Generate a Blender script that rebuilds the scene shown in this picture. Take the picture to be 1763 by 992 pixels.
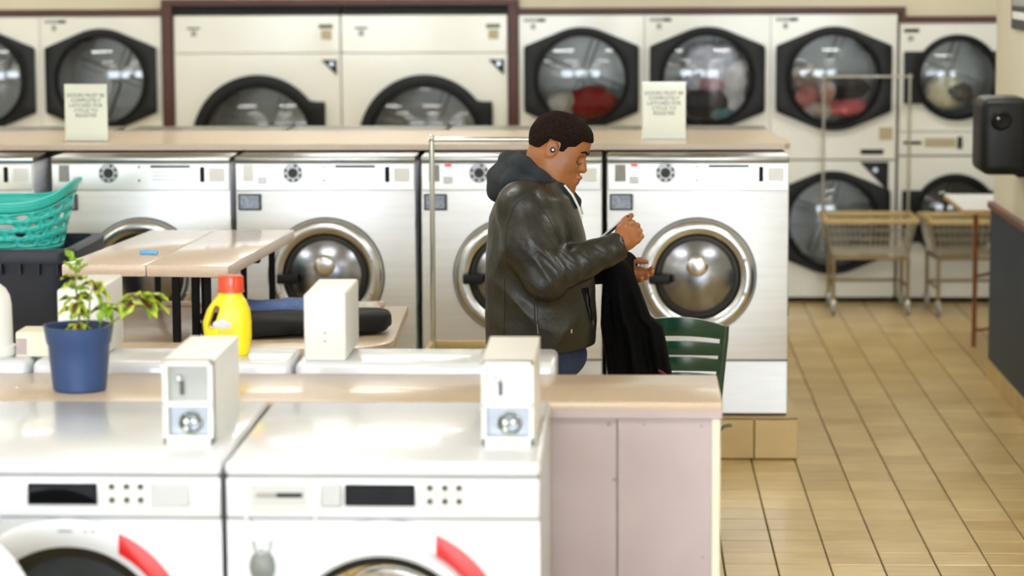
import bpy, bmesh, math, random
import numpy as np
from mathutils import Vector, Matrix, Quaternion
from mathutils.bvhtree import BVHTree

for o in list(bpy.data.objects):
    bpy.data.objects.remove(o, do_unlink=True)
scene = bpy.context.scene
COL = scene.collection
R = math.radians
rnd = random.Random(7)

# ------------------------------------------------------------------ camera
CAM_H = 2.2
FPX = 4500.0                                   # focal length in pixels of the 1763 px frame
cam_d = bpy.data.cameras.new('camera')
cam_d.sensor_fit = 'HORIZONTAL'
cam_d.sensor_width = 36.0
cam_d.lens = 36.0 * FPX / 1763.0
cam_d.clip_end = 100
cam_d.dof.use_dof = True
cam_d.dof.focus_distance = 8.55
cam_d.dof.aperture_fstop = 2.6
cam = bpy.data.objects.new('camera', cam_d)
COL.objects.link(cam)
_p, _y, _r = R(7.214), R(2.5436), R(0.25)
fw = Vector((-math.sin(_y) * math.cos(_p), math.cos(_y) * math.cos(_p), -math.sin(_p)))
rt = Vector((math.cos(_y), math.sin(_y), 0))
up = rt.cross(fw)
rt2 = math.cos(_r) * rt - math.sin(_r) * up
up2 = math.sin(_r) * rt + math.cos(_r) * up
m = Matrix((rt2, up2, -fw)).transposed().to_4x4()
m.translation = Vector((0, 0, CAM_H))
cam.matrix_world = m
scene.camera = cam

# ------------------------------------------------------------------ world, daylight, exposure
w = bpy.data.worlds.new('world')
scene.world = w
w.use_nodes = True
bgn = w.node_tree.nodes['Background']
bgn.inputs[0].default_value = (0.75, 0.85, 1.0, 1)
bgn.inputs[1].default_value = 1.0
scene.view_settings.view_transform = 'Standard'
scene.view_settings.look = 'None'
scene.view_settings.gamma = 1.0
scene.view_settings.use_curve_mapping = False
scene.view_settings.exposure = 0.6

def area(name, loc, rot, sx, sy, power, col):
    l = bpy.data.lights.new(name, 'AREA')
    l.shape = 'RECTANGLE'; l.size = sx; l.size_y = sy
    l.energy = power; l.color = col
    o = bpy.data.objects.new(name, l)
    o.location = loc; o.rotation_euler = rot
    COL.objects.link(o)
    return o
# daylight entering through the three shop windows behind the camera
WIN_X = (-4.3, -0.9, 2.5)
for wx in WIN_X:
    area('window_daylight', (wx, -5.90, 1.75), (R(90), 0, 0), 2.7, 1.9, 200, (0.78, 0.89, 1.0))

# ------------------------------------------------------------------ materials
def s2l(c):
    return tuple((v / 12.92 if v <= 0.04045 else ((v + 0.055) / 1.055) ** 2.4) for v in (x / 255.0 for x in c))

MATS = {}
def mat(name, rgb, rough=0.5, metal=0.0, var=0.0, vscale=8.0, bump=0.0, bscale=40.0, coat=0.0,
        stretch=None, spec=0.5, rgb2=None, emis=0.0, trans=0.0, sub=0.0, coord='Object', thr=None, rvar=0.0):
    if name in MATS: return MATS[name]
    mt = bpy.data.materials.new(name)
    mt.use_nodes = True
    nt = mt.node_tree
    b = nt.nodes['Principled BSDF']
    c = s2l(rgb) + (1,)
    b.inputs['Base Color'].default_value = c
    b.inputs['Roughness'].default_value = rough
    b.inputs['Metallic'].default_value = metal
    b.inputs['Specular IOR Level'].default_value = spec
    b.inputs['Coat Weight'].default_value = coat
    b.inputs['Coat Roughness'].default_value = 0.08
    b.inputs['Transmission Weight'].default_value = trans
    if sub: 
        b.inputs['Subsurface Weight'].default_value = sub
        b.inputs['Subsurface Radius'].default_value = (0.012, 0.005, 0.003)
    if emis:
        b.inputs['Emission Color'].default_value = c
        b.inputs['Emission Strength'].default_value = emis
    tc = mp = None
    def coords():
        nonlocal tc, mp
        if tc is None:
            tc = nt.nodes.new('ShaderNodeTexCoord')
            mp = nt.nodes.new('ShaderNodeMapping')
            nt.links.new(tc.outputs[coord], mp.inputs['Vector'])
            if stretch: mp.inputs['Scale'].default_value = stretch
        return mp.outputs['Vector']
    if var or rgb2 or rvar:
        n = nt.nodes.new('ShaderNodeTexNoise')
        n.inputs['Scale'].default_value = vscale
        n.inputs['Detail'].default_value = 5
        nt.links.new(coords(), n.inputs['Vector'])
        if var or rgb2:
            cr = nt.nodes.new('ShaderNodeValToRGB')
            lo, hi = thr or (0.3, 0.7)
            cr.color_ramp.elements[0].position = lo
            cr.color_ramp.elements[1].position = hi
            if rgb2:
                a0, a1 = c, s2l(rgb2) + (1,)
            else:
                a0 = tuple(max(0, v * (1 - var)) for v in c[:3]) + (1,)
                a1 = tuple(min(1, v * (1 + var)) for v in c[:3]) + (1,)
            cr.color_ramp.elements[0].color = a0
            cr.color_ramp.elements[1].color = a1
            nt.links.new(n.outputs['Fac'], cr.inputs['Fac'])
            nt.links.new(cr.outputs['Color'], b.inputs['Base Color'])
        if rvar:
            mr = nt.nodes.new('ShaderNodeMapRange')
            mr.inputs['To Min'].default_value = max(0.02, rough - rvar)
            mr.inputs['To Max'].default_value = rough + rvar
            nt.links.new(n.outputs['Fac'], mr.inputs['Value'])
            nt.links.new(mr.outputs['Result'], b.inputs['Roughness'])
    if bump:
        n2 = nt.nodes.new('ShaderNodeTexNoise')
        n2.inputs['Scale'].default_value = bscale
        n2.inputs['Detail'].default_value = 6
        nt.links.new(coords(), n2.inputs['Vector'])
        bp = nt.nodes.new('ShaderNodeBump')
        bp.inputs['Strength'].default_value = min(1.0, bump)
        bp.inputs['Distance'].default_value = 0.01
        nt.links.new(n2.outputs['Fac'], bp.inputs['Height'])
        nt.links.new(bp.outputs['Normal'], b.inputs['Normal'])
    MATS[name] = mt
    return mt

def glass_mat(name, tint, rough=0.04, gl=0.12, ior=1.5):
    mt = bpy.data.materials.new(name); mt.use_nodes = True
    nt = mt.node_tree; nt.nodes.clear()
    out = nt.nodes.new('ShaderNodeOutputMaterial')
    tr = nt.nodes.new('ShaderNodeBsdfTransparent'); tr.inputs[0].default_value = s2l(tint) + (1,)
    gs = nt.nodes.new('ShaderNodeBsdfGlossy'); gs.inputs['Roughness'].default_value = rough
    fr = nt.nodes.new('ShaderNodeFresnel'); fr.inputs['IOR'].default_value = ior
    ad = nt.nodes.new('ShaderNodeMath'); ad.operation = 'ADD'; ad.inputs[1].default_value = gl; ad.use_clamp = True
    mx = nt.nodes.new('ShaderNodeMixShader')
    nt.links.new(fr.outputs[0], ad.inputs[0]); nt.links.new(ad.outputs[0], mx.inputs[0])
    nt.links.new(tr.outputs[0], mx.inputs[1]); nt.links.new(gs.outputs[0], mx.inputs[2])
    nt.links.new(mx.outputs[0], out.inputs[0])
    MATS[name] = mt
    return mt

M_wall = mat('beige_paint', (212, 203, 176), 0.7, var=0.03, vscale=3)
M_cream = mat('cream_paint', (226, 220, 200), 0.6, var=0.03, vscale=3)
M_ceil = mat('ceiling_white', (236, 234, 226), 0.8, var=0.02, vscale=6)
M_trim = mat('brown_trim', (70, 27, 9), 0.45, var=0.2, vscale=5, stretch=(1, 1, 8))
M_black_gap = mat('black_recess', (22, 22, 20), 0.7, var=0.1)
M_navy = mat('navy_laminate', (36, 54, 74), 0.6, var=0.12, vscale=60)
M_cap = mat('brown_cap', (112, 62, 46), 0.45, var=0.12, vscale=20, stretch=(1, 8, 1))
M_grout = mat('grout', (82, 68, 42), 0.9, var=0.15, vscale=30)
M_tile = None
M_dry = mat('dryer_enamel', (226, 225, 214), 0.32, var=0.015, vscale=4, coat=0.3)
M_blk = mat('black_plastic', (13, 14, 13), 0.45, var=0.08, vscale=30, spec=0.3)
M_blk2 = mat('matte_black', (8, 8, 9), 0.6, var=0.1, vscale=30, spec=0.25)
M_steel = mat('brushed_steel', (228, 231, 236), 0.45, 0.66, var=0.05, vscale=3, bump=0.03, bscale=60, stretch=(0.6, 1, 14), rvar=0.08)
M_steel_top = mat('steel_top', (150, 150, 148), 0.28, 1.0, var=0.08, vscale=6)
M_panel = mat('control_panel_alu', (232, 233, 232), 0.3, 0.45, var=0.02, vscale=5)
M_chrome = mat('chrome_ring', (206, 209, 214), 0.25, 1.0, var=0.04, vscale=10)
M_dish = mat('dished_steel', (156, 160, 170), 0.24, 1.0, var=0.1, vscale=14)
M_capm = mat('cap_steel', (222, 222, 222), 0.25, 1.0, var=0.03, vscale=14)
M_rub = mat('dark_rubber', (36, 34, 30), 0.5, var=0.1, vscale=20)
M_white = mat('white_enamel', (222, 226, 233), 0.22, var=0.01, vscale=4, coat=0.4)
M_white2 = mat('white_plastic', (236, 236, 233), 0.35, var=0.015, vscale=6)
M_silver = mat('silver_plastic', (168, 169, 169), 0.35, 0.4, var=0.05, vscale=3)
M_grey = mat('grey_label', (150, 150, 146), 0.5, var=0.1, vscale=40)
M_dkgrey = mat('dark_grey_print', (74, 74, 72), 0.5, var=0.1, vscale=40)
M_red = mat('red_plastic', (206, 30, 28), 0.35, var=0.04, vscale=10)
M_tan = mat('tan_laminate', (198, 178, 154), 0.3, var=0.04, vscale=90, coat=0.2)
M_tan2 = mat('speckled_tan_laminate', (216, 197, 182), 0.22, var=0.06, vscale=160, coat=0.4)
M_edge = mat('speckled_edge', (206, 182, 168), 0.4, var=0.16, vscale=220)
M_mauve = mat('mauve_laminate', (184, 169, 171), 0.45, var=0.05, vscale=3, rgb2=(168, 152, 153))
M_screw = mat('screw_steel', (150, 145, 142), 0.35, 0.8, var=0.1)
M_scr = mat('lcd_blue', (120, 136, 166), 0.3, rgb2=(176, 186, 204), vscale=60)
M_redled = mat('red_led', (235, 40, 40), 0.3, emis=0.6)
M_galv = mat('galvanised_box', (178, 184, 190), 0.3, 0.85, var=0.1, vscale=18)
M_green = mat('green_plastic', (22, 66, 52), 0.2, var=0.05, vscale=10, coat=0.4)
M_teal = mat('teal_plastic', (64, 204, 194), 0.35, var=0.03, vscale=10)
M_bin = mat('dark_navy_plastic', (30, 38, 56), 0.45, var=0.08, vscale=14)
M_pot = mat('blue_pot_plastic', (46, 72, 118), 0.4, var=0.06, vscale=10)
M_soil = mat('potting_soil', (46, 32, 24), 0.95, var=0.4, vscale=80, bump=0.8, bscale=90)
M_yel = mat('yellow_plastic', (250, 226, 20), 0.32, var=0.02, vscale=10)
M_orange = mat('orange_cap', (226, 74, 34), 0.25, var=0.06, vscale=20, coat=0.3)
M_wire = mat('cart_wire', (176, 172, 158), 0.35, 0.8, var=0.1, vscale=20)
M_cartf = mat('cart_bronze_tube', (150, 134, 100), 0.4, 0.5, var=0.12, vscale=20)
M_crim = mat('cart_tan_bumper', (196, 172, 118), 0.5, var=0.06, vscale=20)
M_chr = mat('chrome_tube', (214, 218, 216), 0.14, 1.0, var=0.03, vscale=10)
M_wheel = mat('caster_grey', (150, 150, 146), 0.5, var=0.08, vscale=30)
M_rust = mat('rusty_brown_tube', (128, 74, 44), 0.55, 0.2, var=0.2, vscale=30)
M_sign = mat('pale_green_paper', (240, 244, 230), 0.4, var=0.02, vscale=6, coat=0.6)
M_print = mat('sign_print', (96, 108, 88), 0.6, var=0.1, vscale=30)
M_drum = mat('drum_steel', (112, 114, 112), 0.35, 0.85, var=0.12, vscale=12)
M_glass_d = glass_mat('dryer_glass', (252, 253, 252), 0.03, 0.02)
M_glass_dk = glass_mat('dryer_glass_dark', (180, 182, 176), 0.03, 0.01)
M_wglass = glass_mat('washer_glass', (70, 74, 80), 0.03, 0.04)
M_acryl = glass_mat('clear_acrylic', (250, 253, 248), 0.03, 0.03)

# ------------------------------------------------------------------ mesh helpers
_tmp_me = bpy.data.meshes.new('scratch')
def TR(loc=(0, 0, 0), rot=(0, 0, 0), sc=(1, 1, 1)):
    from mathutils import Euler
    return Matrix.Translation(loc) @ Euler(rot).to_matrix().to_4x4() @ Matrix.Diagonal((*sc, 1))

class MB:
    """collects shapes; build() links them as ONE mesh object"""
    def __init__(s): s.bm = bmesh.new(); s.mi = 0
    def _merge(s, t, M=None):
        if M is not None: t.transform(M)
        for f in t.faces: f.material_index = s.mi
        t.to_mesh(_tmp_me); t.free()
        s.bm.from_mesh(_tmp_me)
        return s
    def box(s, x0, x1, y0, y1, z0, z1, bev=0.0, seg=2, M=None, taper=None):
        t = bmesh.new()
        bmesh.ops.create_cube(t, size=1)
        for v in t.verts:
            if taper and v.co.z < 0: v.co.x *= taper; v.co.y *= taper
            v.co = Vector(((x0 + x1) / 2 + v.co.x * (x1 - x0), (y0 + y1) / 2 + v.co.y * (y1 - y0), (z0 + z1) / 2 + v.co.z * (z1 - z0)))
        if bev > 0:
            bmesh.ops.bevel(t, geom=t.edges[:], offset=bev, segments=seg, profile=0.5, affect='EDGES', clamp_overlap=True)
        return s._merge(t, M)
    def shell(s, x0, x1, y0, y1, z0, z1, M=None):
        """box without its front (-y) face"""
        t = bmesh.new()
        v = [t.verts.new(p) for p in ((x0, y0, z0), (x1, y0, z0), (x1, y1, z0), (x0, y1, z0), (x0, y0, z1), (x1, y0, z1), (x1, y1, z1), (x0, y1, z1))]
        for q in ((0, 3, 2, 1), (4, 5, 6, 7), (1, 2, 6, 5), (2, 3, 7, 6), (3, 0, 4, 7)): t.faces.new([v[i] for i in q])
        return s._merge(t, M)
    def cyl(s, p0, p1, r0, r1=None, n=20, caps=True):
        r1 = r0 if r1 is None else r1
        p0, p1 = Vector(p0), Vector(p1)
        d = p1 - p0
        t = bmesh.new()
        bmesh.ops.create_cone(t, cap_ends=caps, segments=n, radius1=r0, radius2=r1, depth=d.length)
        q = d.to_track_quat('Z', 'Y').to_matrix().to_4x4()
        return s._merge(t, Matrix.Translation((p0 + p1) / 2) @ q)
    def sph(s, c, r, n=16, M=None):
        t = bmesh.new()
        bmesh.ops.create_uvsphere(t, u_segments=n, v_segments=max(6, n // 2), radius=1)
        rr = r if hasattr(r, '__len__') else (r, r, r)
        t.transform(Matrix.Translation(c) @ (M or Matrix.Identity(4)) @ Matrix.Diagonal((*rr, 1)))
        return s._merge(t)
    def tube(s, pts, r, n=8, closed=False, cap=True):
        pts = [Vector(p) for p in pts]
        N = len(pts)
        t = bmesh.new(); rings = []
        prev = None
        for i, p in enumerate(pts):
            if closed: d = pts[(i + 1) % N] - pts[i - 1]
            else: d = pts[min(i + 1, N - 1)] - pts[max(i - 1, 0)]
            d.normalize()
            if prev is None:
                a = d.orthogonal().normalized()
            else:
                a = prev - d * prev.dot(d)
                a = a.normalized() if a.length > 1e-6 else d.orthogonal().normalized()
            prev = a; b = d.cross(a)
            rr = r[i] if hasattr(r, '__len__') else r
            rings.append([t.verts.new(p + (a * math.cos(2 * math.pi * k / n) + b * math.sin(2 * math.pi * k / n)) * rr) for k in range(n)])
        for i in range(N if closed else N - 1):
            A, Bq = rings[i], rings[(i + 1) % N]
            for k in range(n): t.faces.new((A[k], A[(k + 1) % n], Bq[(k + 1) % n], Bq[k]))
        if cap and not closed:
            t.faces.new(list(reversed(rings[0]))); t.faces.new(rings[-1])
        return s._merge(t)
    def lathe(s, prof, n=48, M=None, closed=False, a0=0.0, a1=None):
        """prof: (r, h) pairs revolved about local Z; M places it"""
        t = bmesh.new()
        full = a1 is None
        K = n if full else n + 1
        rings = []
        for k in range(K):
            a = a0 + (2 * math.pi if full else (a1 - a0)) * k / n
            rings.append([t.verts.new((r * math.cos(a), r * math.sin(a), h)) for r, h in prof])
        L = len(prof)
        for k in range(n):
            A, Bq = rings[k], rings[(k + 1) % K]
            for i in range(L if closed else L - 1):
                j = (i + 1) % L
                try: t.faces.new((A[i], Bq[i], Bq[j], A[j]))
                except ValueError: pass
        if closed and not full:
            t.faces.new(rings[0]); t.faces.new(list(reversed(rings[-1])))
        bmesh.ops.remove_doubles(t, verts=t.verts[:], dist=1e-5)
        bmesh.ops.recalc_face_normals(t, faces=t.faces[:])
        return s._merge(t, M)
    def prism(s, poly, y0, y1, bev=0.0, hole=None, M=None):
        """poly: (x, z) outline extruded from y0 to y1 (front at y0)"""
        t = bmesh.new()
        a = [t.verts.new((x, y0, z)) for x, z in poly]
        b = [t.verts.new((x, y1, z)) for x, z in poly]
        n = len(poly)
        for i in range(n): t.faces.new((a[i], a[(i + 1) % n], b[(i + 1) % n], b[i]))
        if hole is None:
            ff = t.faces.new(list(reversed(a))); t.faces.new(b)
        else:
            c = [t.verts.new((x, y0, z)) for x, z in hole]
            d = [t.verts.new((x, y1, z)) for x, z in hole]
            for i in range(n):
                j = (i + 1) % n
                t.faces.new((a[i], c[i], c[j], a[j])); t.faces.new((b[i], b[j], d[j], d[i]))
                t.faces.new((c[i], d[i], d[j], c[j]))
        bmesh.ops.recalc_face_normals(t, faces=t.faces[:])
        if bev > 0:
            es = [e for e in t.edges if len(e.link_faces) == 2 and e.calc_face_angle(0) > R(50)]
            bmesh.ops.bevel(t, geom=es, offset=bev, segments=2, profile=0.5, affect='EDGES', clamp_overlap=True)
        return s._merge(t, M)
    def grid(s, P, flip=False, closed_u=False):
        """P: rows of points -> quads"""
        t = bmesh.new()
        V = [[t.verts.new(p) for p in row] for row in P]
        nu = len(V[0])
        for i in range(len(V) - 1):
            for j in range(nu if closed_u else nu - 1):
                k = (j + 1) % nu
                q = (V[i][j], V[i][k], V[i + 1][k], V[i + 1][j])
                t.faces.new(tuple(reversed(q)) if flip else q)
        return s._merge(t)
    def build(s, name, m, parent=None, smooth=35, loc=None):
        me = bpy.data.meshes.new(name)
        bmesh.ops.recalc_face_normals(s.bm, faces=s.bm.faces[:]) if False else None
        s.bm.to_mesh(me); s.bm.free()
        for mm in (m if isinstance(m, (list, tuple)) else [m]): me.materials.append(mm)
        if smooth is not None:
            me.polygons.foreach_set('use_smooth', [True] * len(me.polygons))
            me.set_sharp_from_angle(angle=R(smooth))
        o = bpy.data.objects.new(name, me)
        COL.objects.link(o)
        if parent: o.parent = parent
        if loc: o.location = loc
        return o

def obj_me(name, me, m, parent=None, loc=None):
    o = bpy.data.objects.new(name, me); COL.objects.link(o)
    if m and not me.materials: me.materials.append(m)
    if parent: o.parent = parent
    if loc: o.location = loc
    return o

def tag(o, label, cat, group=None):
    o['label'] = label; o['category'] = cat
    if group: o['group'] = group
    return o
def thing(name, label, cat, loc=(0, 0, 0), rz=0.0, group=None):
    o = bpy.data.objects.new(name, None)
    o.empty_display_size = 0.1
    COL.objects.link(o)
    o.location = loc; o.rotation_euler = (0, 0, rz)
    return tag(o, label, cat, group)
def struct(o): o['kind'] = 'structure'; return o
def stuff(o): o['kind'] = 'stuff'; return o
def copy_tree(o, parent=None):
    c = o.copy(); COL.objects.link(c)
    if parent: c.parent = parent
    for ch in list(o.children): copy_tree(ch, c)
    return c

def rect_hole(x0, x1, z0, z1, cx, cz, r, n=64, rz=None):
    """matching outlines: rectangle and circle sampled at the same angles"""
    rz = rz or r
    angs = [2 * math.pi * k / n for k in range(n)]
    for X, Z in ((x0, z0), (x1, z0), (x1, z1), (x0, z1)): angs.append(math.atan2(Z - cz, X - cx) % (2 * math.pi))
    angs = sorted(set(round(a, 6) for a in angs))
    rec, cir = [], []
    for a in angs:
        dx, dz = math.cos(a), math.sin(a)
        tt = 1e9
        if dx > 1e-9: tt = min(tt, (x1 - cx) / dx)
        if dx < -1e-9: tt = min(tt, (x0 - cx) / dx)
        if dz > 1e-9: tt = min(tt, (z1 - cz) / dz)
        if dz < -1e-9: tt = min(tt, (z0 - cz) / dz)
        rec.append((cx + dx * tt, cz + dz * tt)); cir.append((cx + r * dx, cz + rz * dz))
    return rec, cir

RX = Matrix.Rotation(R(90), 4, 'X')     # local +Z -> -Y (towards the camera)
def facing(x, y, z): return Matrix.Translation((x, y, z)) @ RX

# ------------------------------------------------------------------ signed-distance meshing (people, jug, cloth)
class Field:
    def __init__(s, lo, hi, h):
        s.lo = np.array(lo, float); s.h = h
        s.n = np.ceil((np.array(hi) - s.lo) / h).astype(int) + 1
        s.V = np.full(s.n, 1.0, np.float32)
    def sl(s, a, b):
        i0 = np.clip(np.floor((np.minimum(a, b) - s.lo) / s.h).astype(int), 0, s.n)
        i1 = np.clip(np.ceil((np.maximum(a, b) - s.lo) / s.h).astype(int) + 1, 0, s.n)
        return tuple(slice(int(p), int(q)) for p, q in zip(i0, i1))
    def pts(s, sl):
        ax = [s.lo[k] + s.h * np.arange(sl[k].start, sl[k].stop) for k in range(3)]
        return np.meshgrid(*ax, indexing='ij', sparse=True)
    def add(s, d, sl, k):
        A = s.V[sl]
        if k > 0:
            hh = np.clip(0.5 + 0.5 * (A - d) / k, 0, 1)
            s.V[sl] = A * (1 - hh) + d * hh - k * hh * (1 - hh)
        else: s.V[sl] = np.minimum(A, d)
    def cut(s, d, sl, k=0.004):
        A = s.V[sl]; B = -d
        hh = np.clip(0.5 - 0.5 * (A - B) / k, 0, 1)
        s.V[sl] = A * (1 - hh) + B * hh + k * hh * (1 - hh)
    def cap(s, a, b, r0, r1=None, k=0.01, sub=False):
        r1 = r0 if r1 is None else r1
        a = np.array(a, float); b = np.array(b, float)
        m = max(r0, r1) + max(k, 0.005) + 2 * s.h
        sl = s.sl(np.minimum(a, b) - m, np.maximum(a, b) + m)
        X, Y, Z = s.pts(sl)
        ab = b - a; L = max(ab @ ab, 1e-9)
        t = np.clip(((X - a[0]) * ab[0] + (Y - a[1]) * ab[1] + (Z - a[2]) * ab[2]) / L, 0, 1)
        d = np.sqrt((X - a[0] - ab[0] * t) ** 2 + (Y - a[1] - ab[1] * t) ** 2 + (Z - a[2] - ab[2] * t) ** 2) - (r0 + (r1 - r0) * t)
        (s.cut if sub else s.add)(d.astype(np.float32), sl, k)
    def chain(s, pts, rs, k=0.01, sub=False):
        for i in range(len(pts) - 1): s.cap(pts[i], pts[i + 1], rs[i], rs[i + 1], k, sub)
    def ell(s, c, r, k=0.01, rot=None, sub=False):
        c = np.array(c, float); r = np.array(r, float)
        m = r.max() + k + 2 * s.h
        sl = s.sl(c - m, c + m)
        X, Y, Z = s.pts(sl)
        x, y, z = X - c[0], Y - c[1], Z - c[2]
        if rot is not None:      # rows of rot = local axes in world
            Q = np.array(rot)
            x, y, z = (Q[0][0] * x + Q[0][1] * y + Q[0][2] * z, Q[1][0] * x + Q[1][1] * y + Q[1][2] * z, Q[2][0] * x + Q[2][1] * y + Q[2][2] * z)
        k0 = np.sqrt((x / r[0]) ** 2 + (y / r[1]) ** 2 + (z / r[2]) ** 2)
        k1 = np.sqrt((x / r[0] ** 2) ** 2 + (y / r[1] ** 2) ** 2 + (z / r[2] ** 2) ** 2) + 1e-9
        d = k0 * (k0 - 1) / k1
        (s.cut if sub else s.add)(d.astype(np.float32), sl, k)
    def func(s, f, a, b, k=0.01, sub=False):
        sl = s.sl(np.array(a, float), np.array(b, float))
        X, Y, Z = s.pts(sl)
        d = f(X, Y, Z)
        (s.cut if sub else s.add)(np.broadcast_to(d, s.V[sl].shape).astype(np.float32), sl, k)
    def displace(s, f):
        X, Y, Z = s.pts(tuple(slice(0, int(n)) for n in s.n))
        s.V = s.V + f(X, Y, Z).astype(np.float32)
    def mesh(s, name, origin=(0, 0, 0), smooth_it=1):
        V = s.V; I = V < 0
        nx, ny, nz = V.shape
        cnt = np.zeros((nx - 1, ny - 1, nz - 1), np.int8)
        for dx in (0, 1):
            for dy in (0, 1):
                for dz in (0, 1): cnt += I[dx:nx - 1 + dx, dy:ny - 1 + dy, dz:nz - 1 + dz]
        act = np.argwhere((cnt > 0) & (cnt < 8))
        idx = np.full(cnt.shape, -1, np.int32)
        idx[act[:, 0], act[:, 1], act[:, 2]] = np.arange(len(act))
        acc = np.zeros((len(act), 3)); num = np.zeros(len(act))
        cor = [(a, b, c) for a in (0, 1) for b in (0, 1) for c in (0, 1)]
        val = {c: V[act[:, 0] + c[0], act[:, 1] + c[1], act[:, 2] + c[2]] for c in cor}
        for c in cor:
            for ax in range(3):
                if c[ax] == 0:
                    d = list(c); d[ax] = 1; d = tuple(d)
                    v0, v1 = val[c], val[d]
                    mk = (v0 < 0) != (v1 < 0)
                    t = np.where(mk, v0 / np.where(mk, v0 - v1, 1), 0)
                    p = np.tile(np.array(c, float), (len(act), 1)); p[:, ax] += t
                    acc[mk] += p[mk]; num += mk
        P = (act + acc / num[:, None]) * s.h + s.lo - np.array(origin)
        F = []
        for ax in range(3):
            o1, o2 = [(1, 2), (2, 0), (0, 1)][ax]
            A = np.take(I, range(0, V.shape[ax] - 1), ax); B = np.take(I, range(1, V.shape[ax]), ax)
            e = np.argwhere(A != B)
            e = e[(e[:, o1] > 0) & (e[:, o2] > 0) & (e[:, o1] < V.shape[o1] - 1) & (e[:, o2] < V.shape[o2] - 1)]
            ins = A[e[:, 0], e[:, 1], e[:, 2]]
            q = []
            for s1, s2 in ((0, 0), (1, 0), (1, 1), (0, 1)):
                c = e.copy(); c[:, o1] -= s1; c[:, o2] -= s2
                q.append(idx[c[:, 0], c[:, 1], c[:, 2]])
            q = np.stack(q, 1)
            q[~ins] = q[~ins][:, ::-1]
            F.append(q[:, ::-1] if False else q)
        F = np.concatenate(F)
        # light Laplacian smoothing
        E = np.concatenate([F[:, [0, 1]], F[:, [1, 2]], F[:, [2, 3]], F[:, [3, 0]]])
        for _ in range(smooth_it):
            S = np.zeros_like(P); N = np.zeros(len(P))
            for a, b in ((0, 1), (1, 0)):
                for k in range(3): S[:, k] += np.bincount(E[:, a], P[E[:, b], k], len(P))
                N += np.bincount(E[:, a], minlength=len(P))
            P = 0.5 * P + 0.5 * S / np.maximum(N, 1)[:, None]
        me = bpy.data.meshes.new(name)
        me.vertices.add(len(P)); me.vertices.foreach_set('co', P.astype(np.float32).ravel())
        me.loops.add(F.size); me.loops.foreach_set('vertex_index', F.astype(np.int32).ravel())
        me.polygons.add(len(F)); me.polygons.foreach_set('loop_start', np.arange(0, F.size, 4, dtype=np.int32))
        me.polygons.foreach_set('use_smooth', np.ones(len(F), bool))
        me.update(calc_edges=True); me.validate()
        return me

def wav(X, Y, Z, s, seed=0):
    """cheap smooth pseudo-noise"""
    r = np.random.RandomState(seed); out = 0
    for i in range(5):
        k = r.normal(size=3); k = k / np.linalg.norm(k) * s * (0.7 + 0.6 * r.rand()); p = r.rand() * 6.28
        out = out + np.sin(k[0] * X + k[1] * Y + k[2] * Z + p)
    return out / 5
# ================================================================== SETTING
def tile_material():
    mt = mat('tan_floor_tile', (208, 180, 128), 0.30, coat=0.15)
    nt = mt.node_tree; b = nt.nodes['Principled BSDF']
    tc = nt.nodes.new('ShaderNodeTexCoord'); geo = nt.nodes.new('ShaderNodeNewGeometry')
    mp = nt.nodes.new('ShaderNodeMapping'); mp.inputs['Scale'].default_value = (3, 40, 3)
    nt.links.new(geo.outputs['Position'], mp.inputs['Vector'])
    n1 = nt.nodes.new('ShaderNodeTexNoise'); n1.inputs['Scale'].default_value = 1.2; n1.inputs['Detail'].default_value = 4
    nt.links.new(mp.outputs[0], n1.inputs['Vector'])
    n2 = nt.nodes.new('ShaderNodeTexNoise'); n2.inputs['Scale'].default_value = 4.5
    nt.links.new(geo.outputs['Position'], n2.inputs['Vector'])
    oi = nt.nodes.new('ShaderNodeObjectInfo')
    s1 = nt.nodes.new('ShaderNodeMath'); s1.operation = 'MULTIPLY_ADD'; s1.inputs[1].default_value = 0.45
    nt.links.new(n1.outputs['Fac'], s1.inputs[0])
    s2 = nt.nodes.new('ShaderNodeMath'); s2.operation = 'MULTIPLY'; s2.inputs[1].default_value = 0.4
    nt.links.new(n2.outputs['Fac'], s2.inputs[0]); nt.links.new(s2.outputs[0], s1.inputs[2])
    s3 = nt.nodes.new('ShaderNodeMath'); s3.operation = 'MULTIPLY_ADD'; s3.inputs[1].default_value = 0.22
    nt.links.new(oi.outputs['Random'], s3.inputs[0]); nt.links.new(s1.outputs[0], s3.inputs[2])
    cr = nt.nodes.new('ShaderNodeValToRGB')
    cr.color_ramp.elements[0].position = 0.25; cr.color_ramp.elements[0].color = s2l((174, 142, 80)) + (1,)
    cr.color_ramp.elements[1].position = 0.8; cr.color_ramp.elements[1].color = s2l((222, 198, 140)) + (1,)
    nt.links.new(s3.outputs[0], cr.inputs['Fac']); nt.links.new(cr.outputs[0], b.inputs['Base Color'])
    bp = nt.nodes.new('ShaderNodeBump'); bp.inputs['Strength'].default_value = 0.12; bp.inputs['Distance'].default_value = 0.004
    nt.links.new(n2.outputs['Fac'], bp.inputs['Height']); nt.links.new(bp.outputs[0], b.inputs['Normal'])
    return mt
M_tile = tile_material()
RX0, RX1, RY0, RY1, RZ1 = -6.0, 4.5, -6.0, 17.6, 2.9

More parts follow.
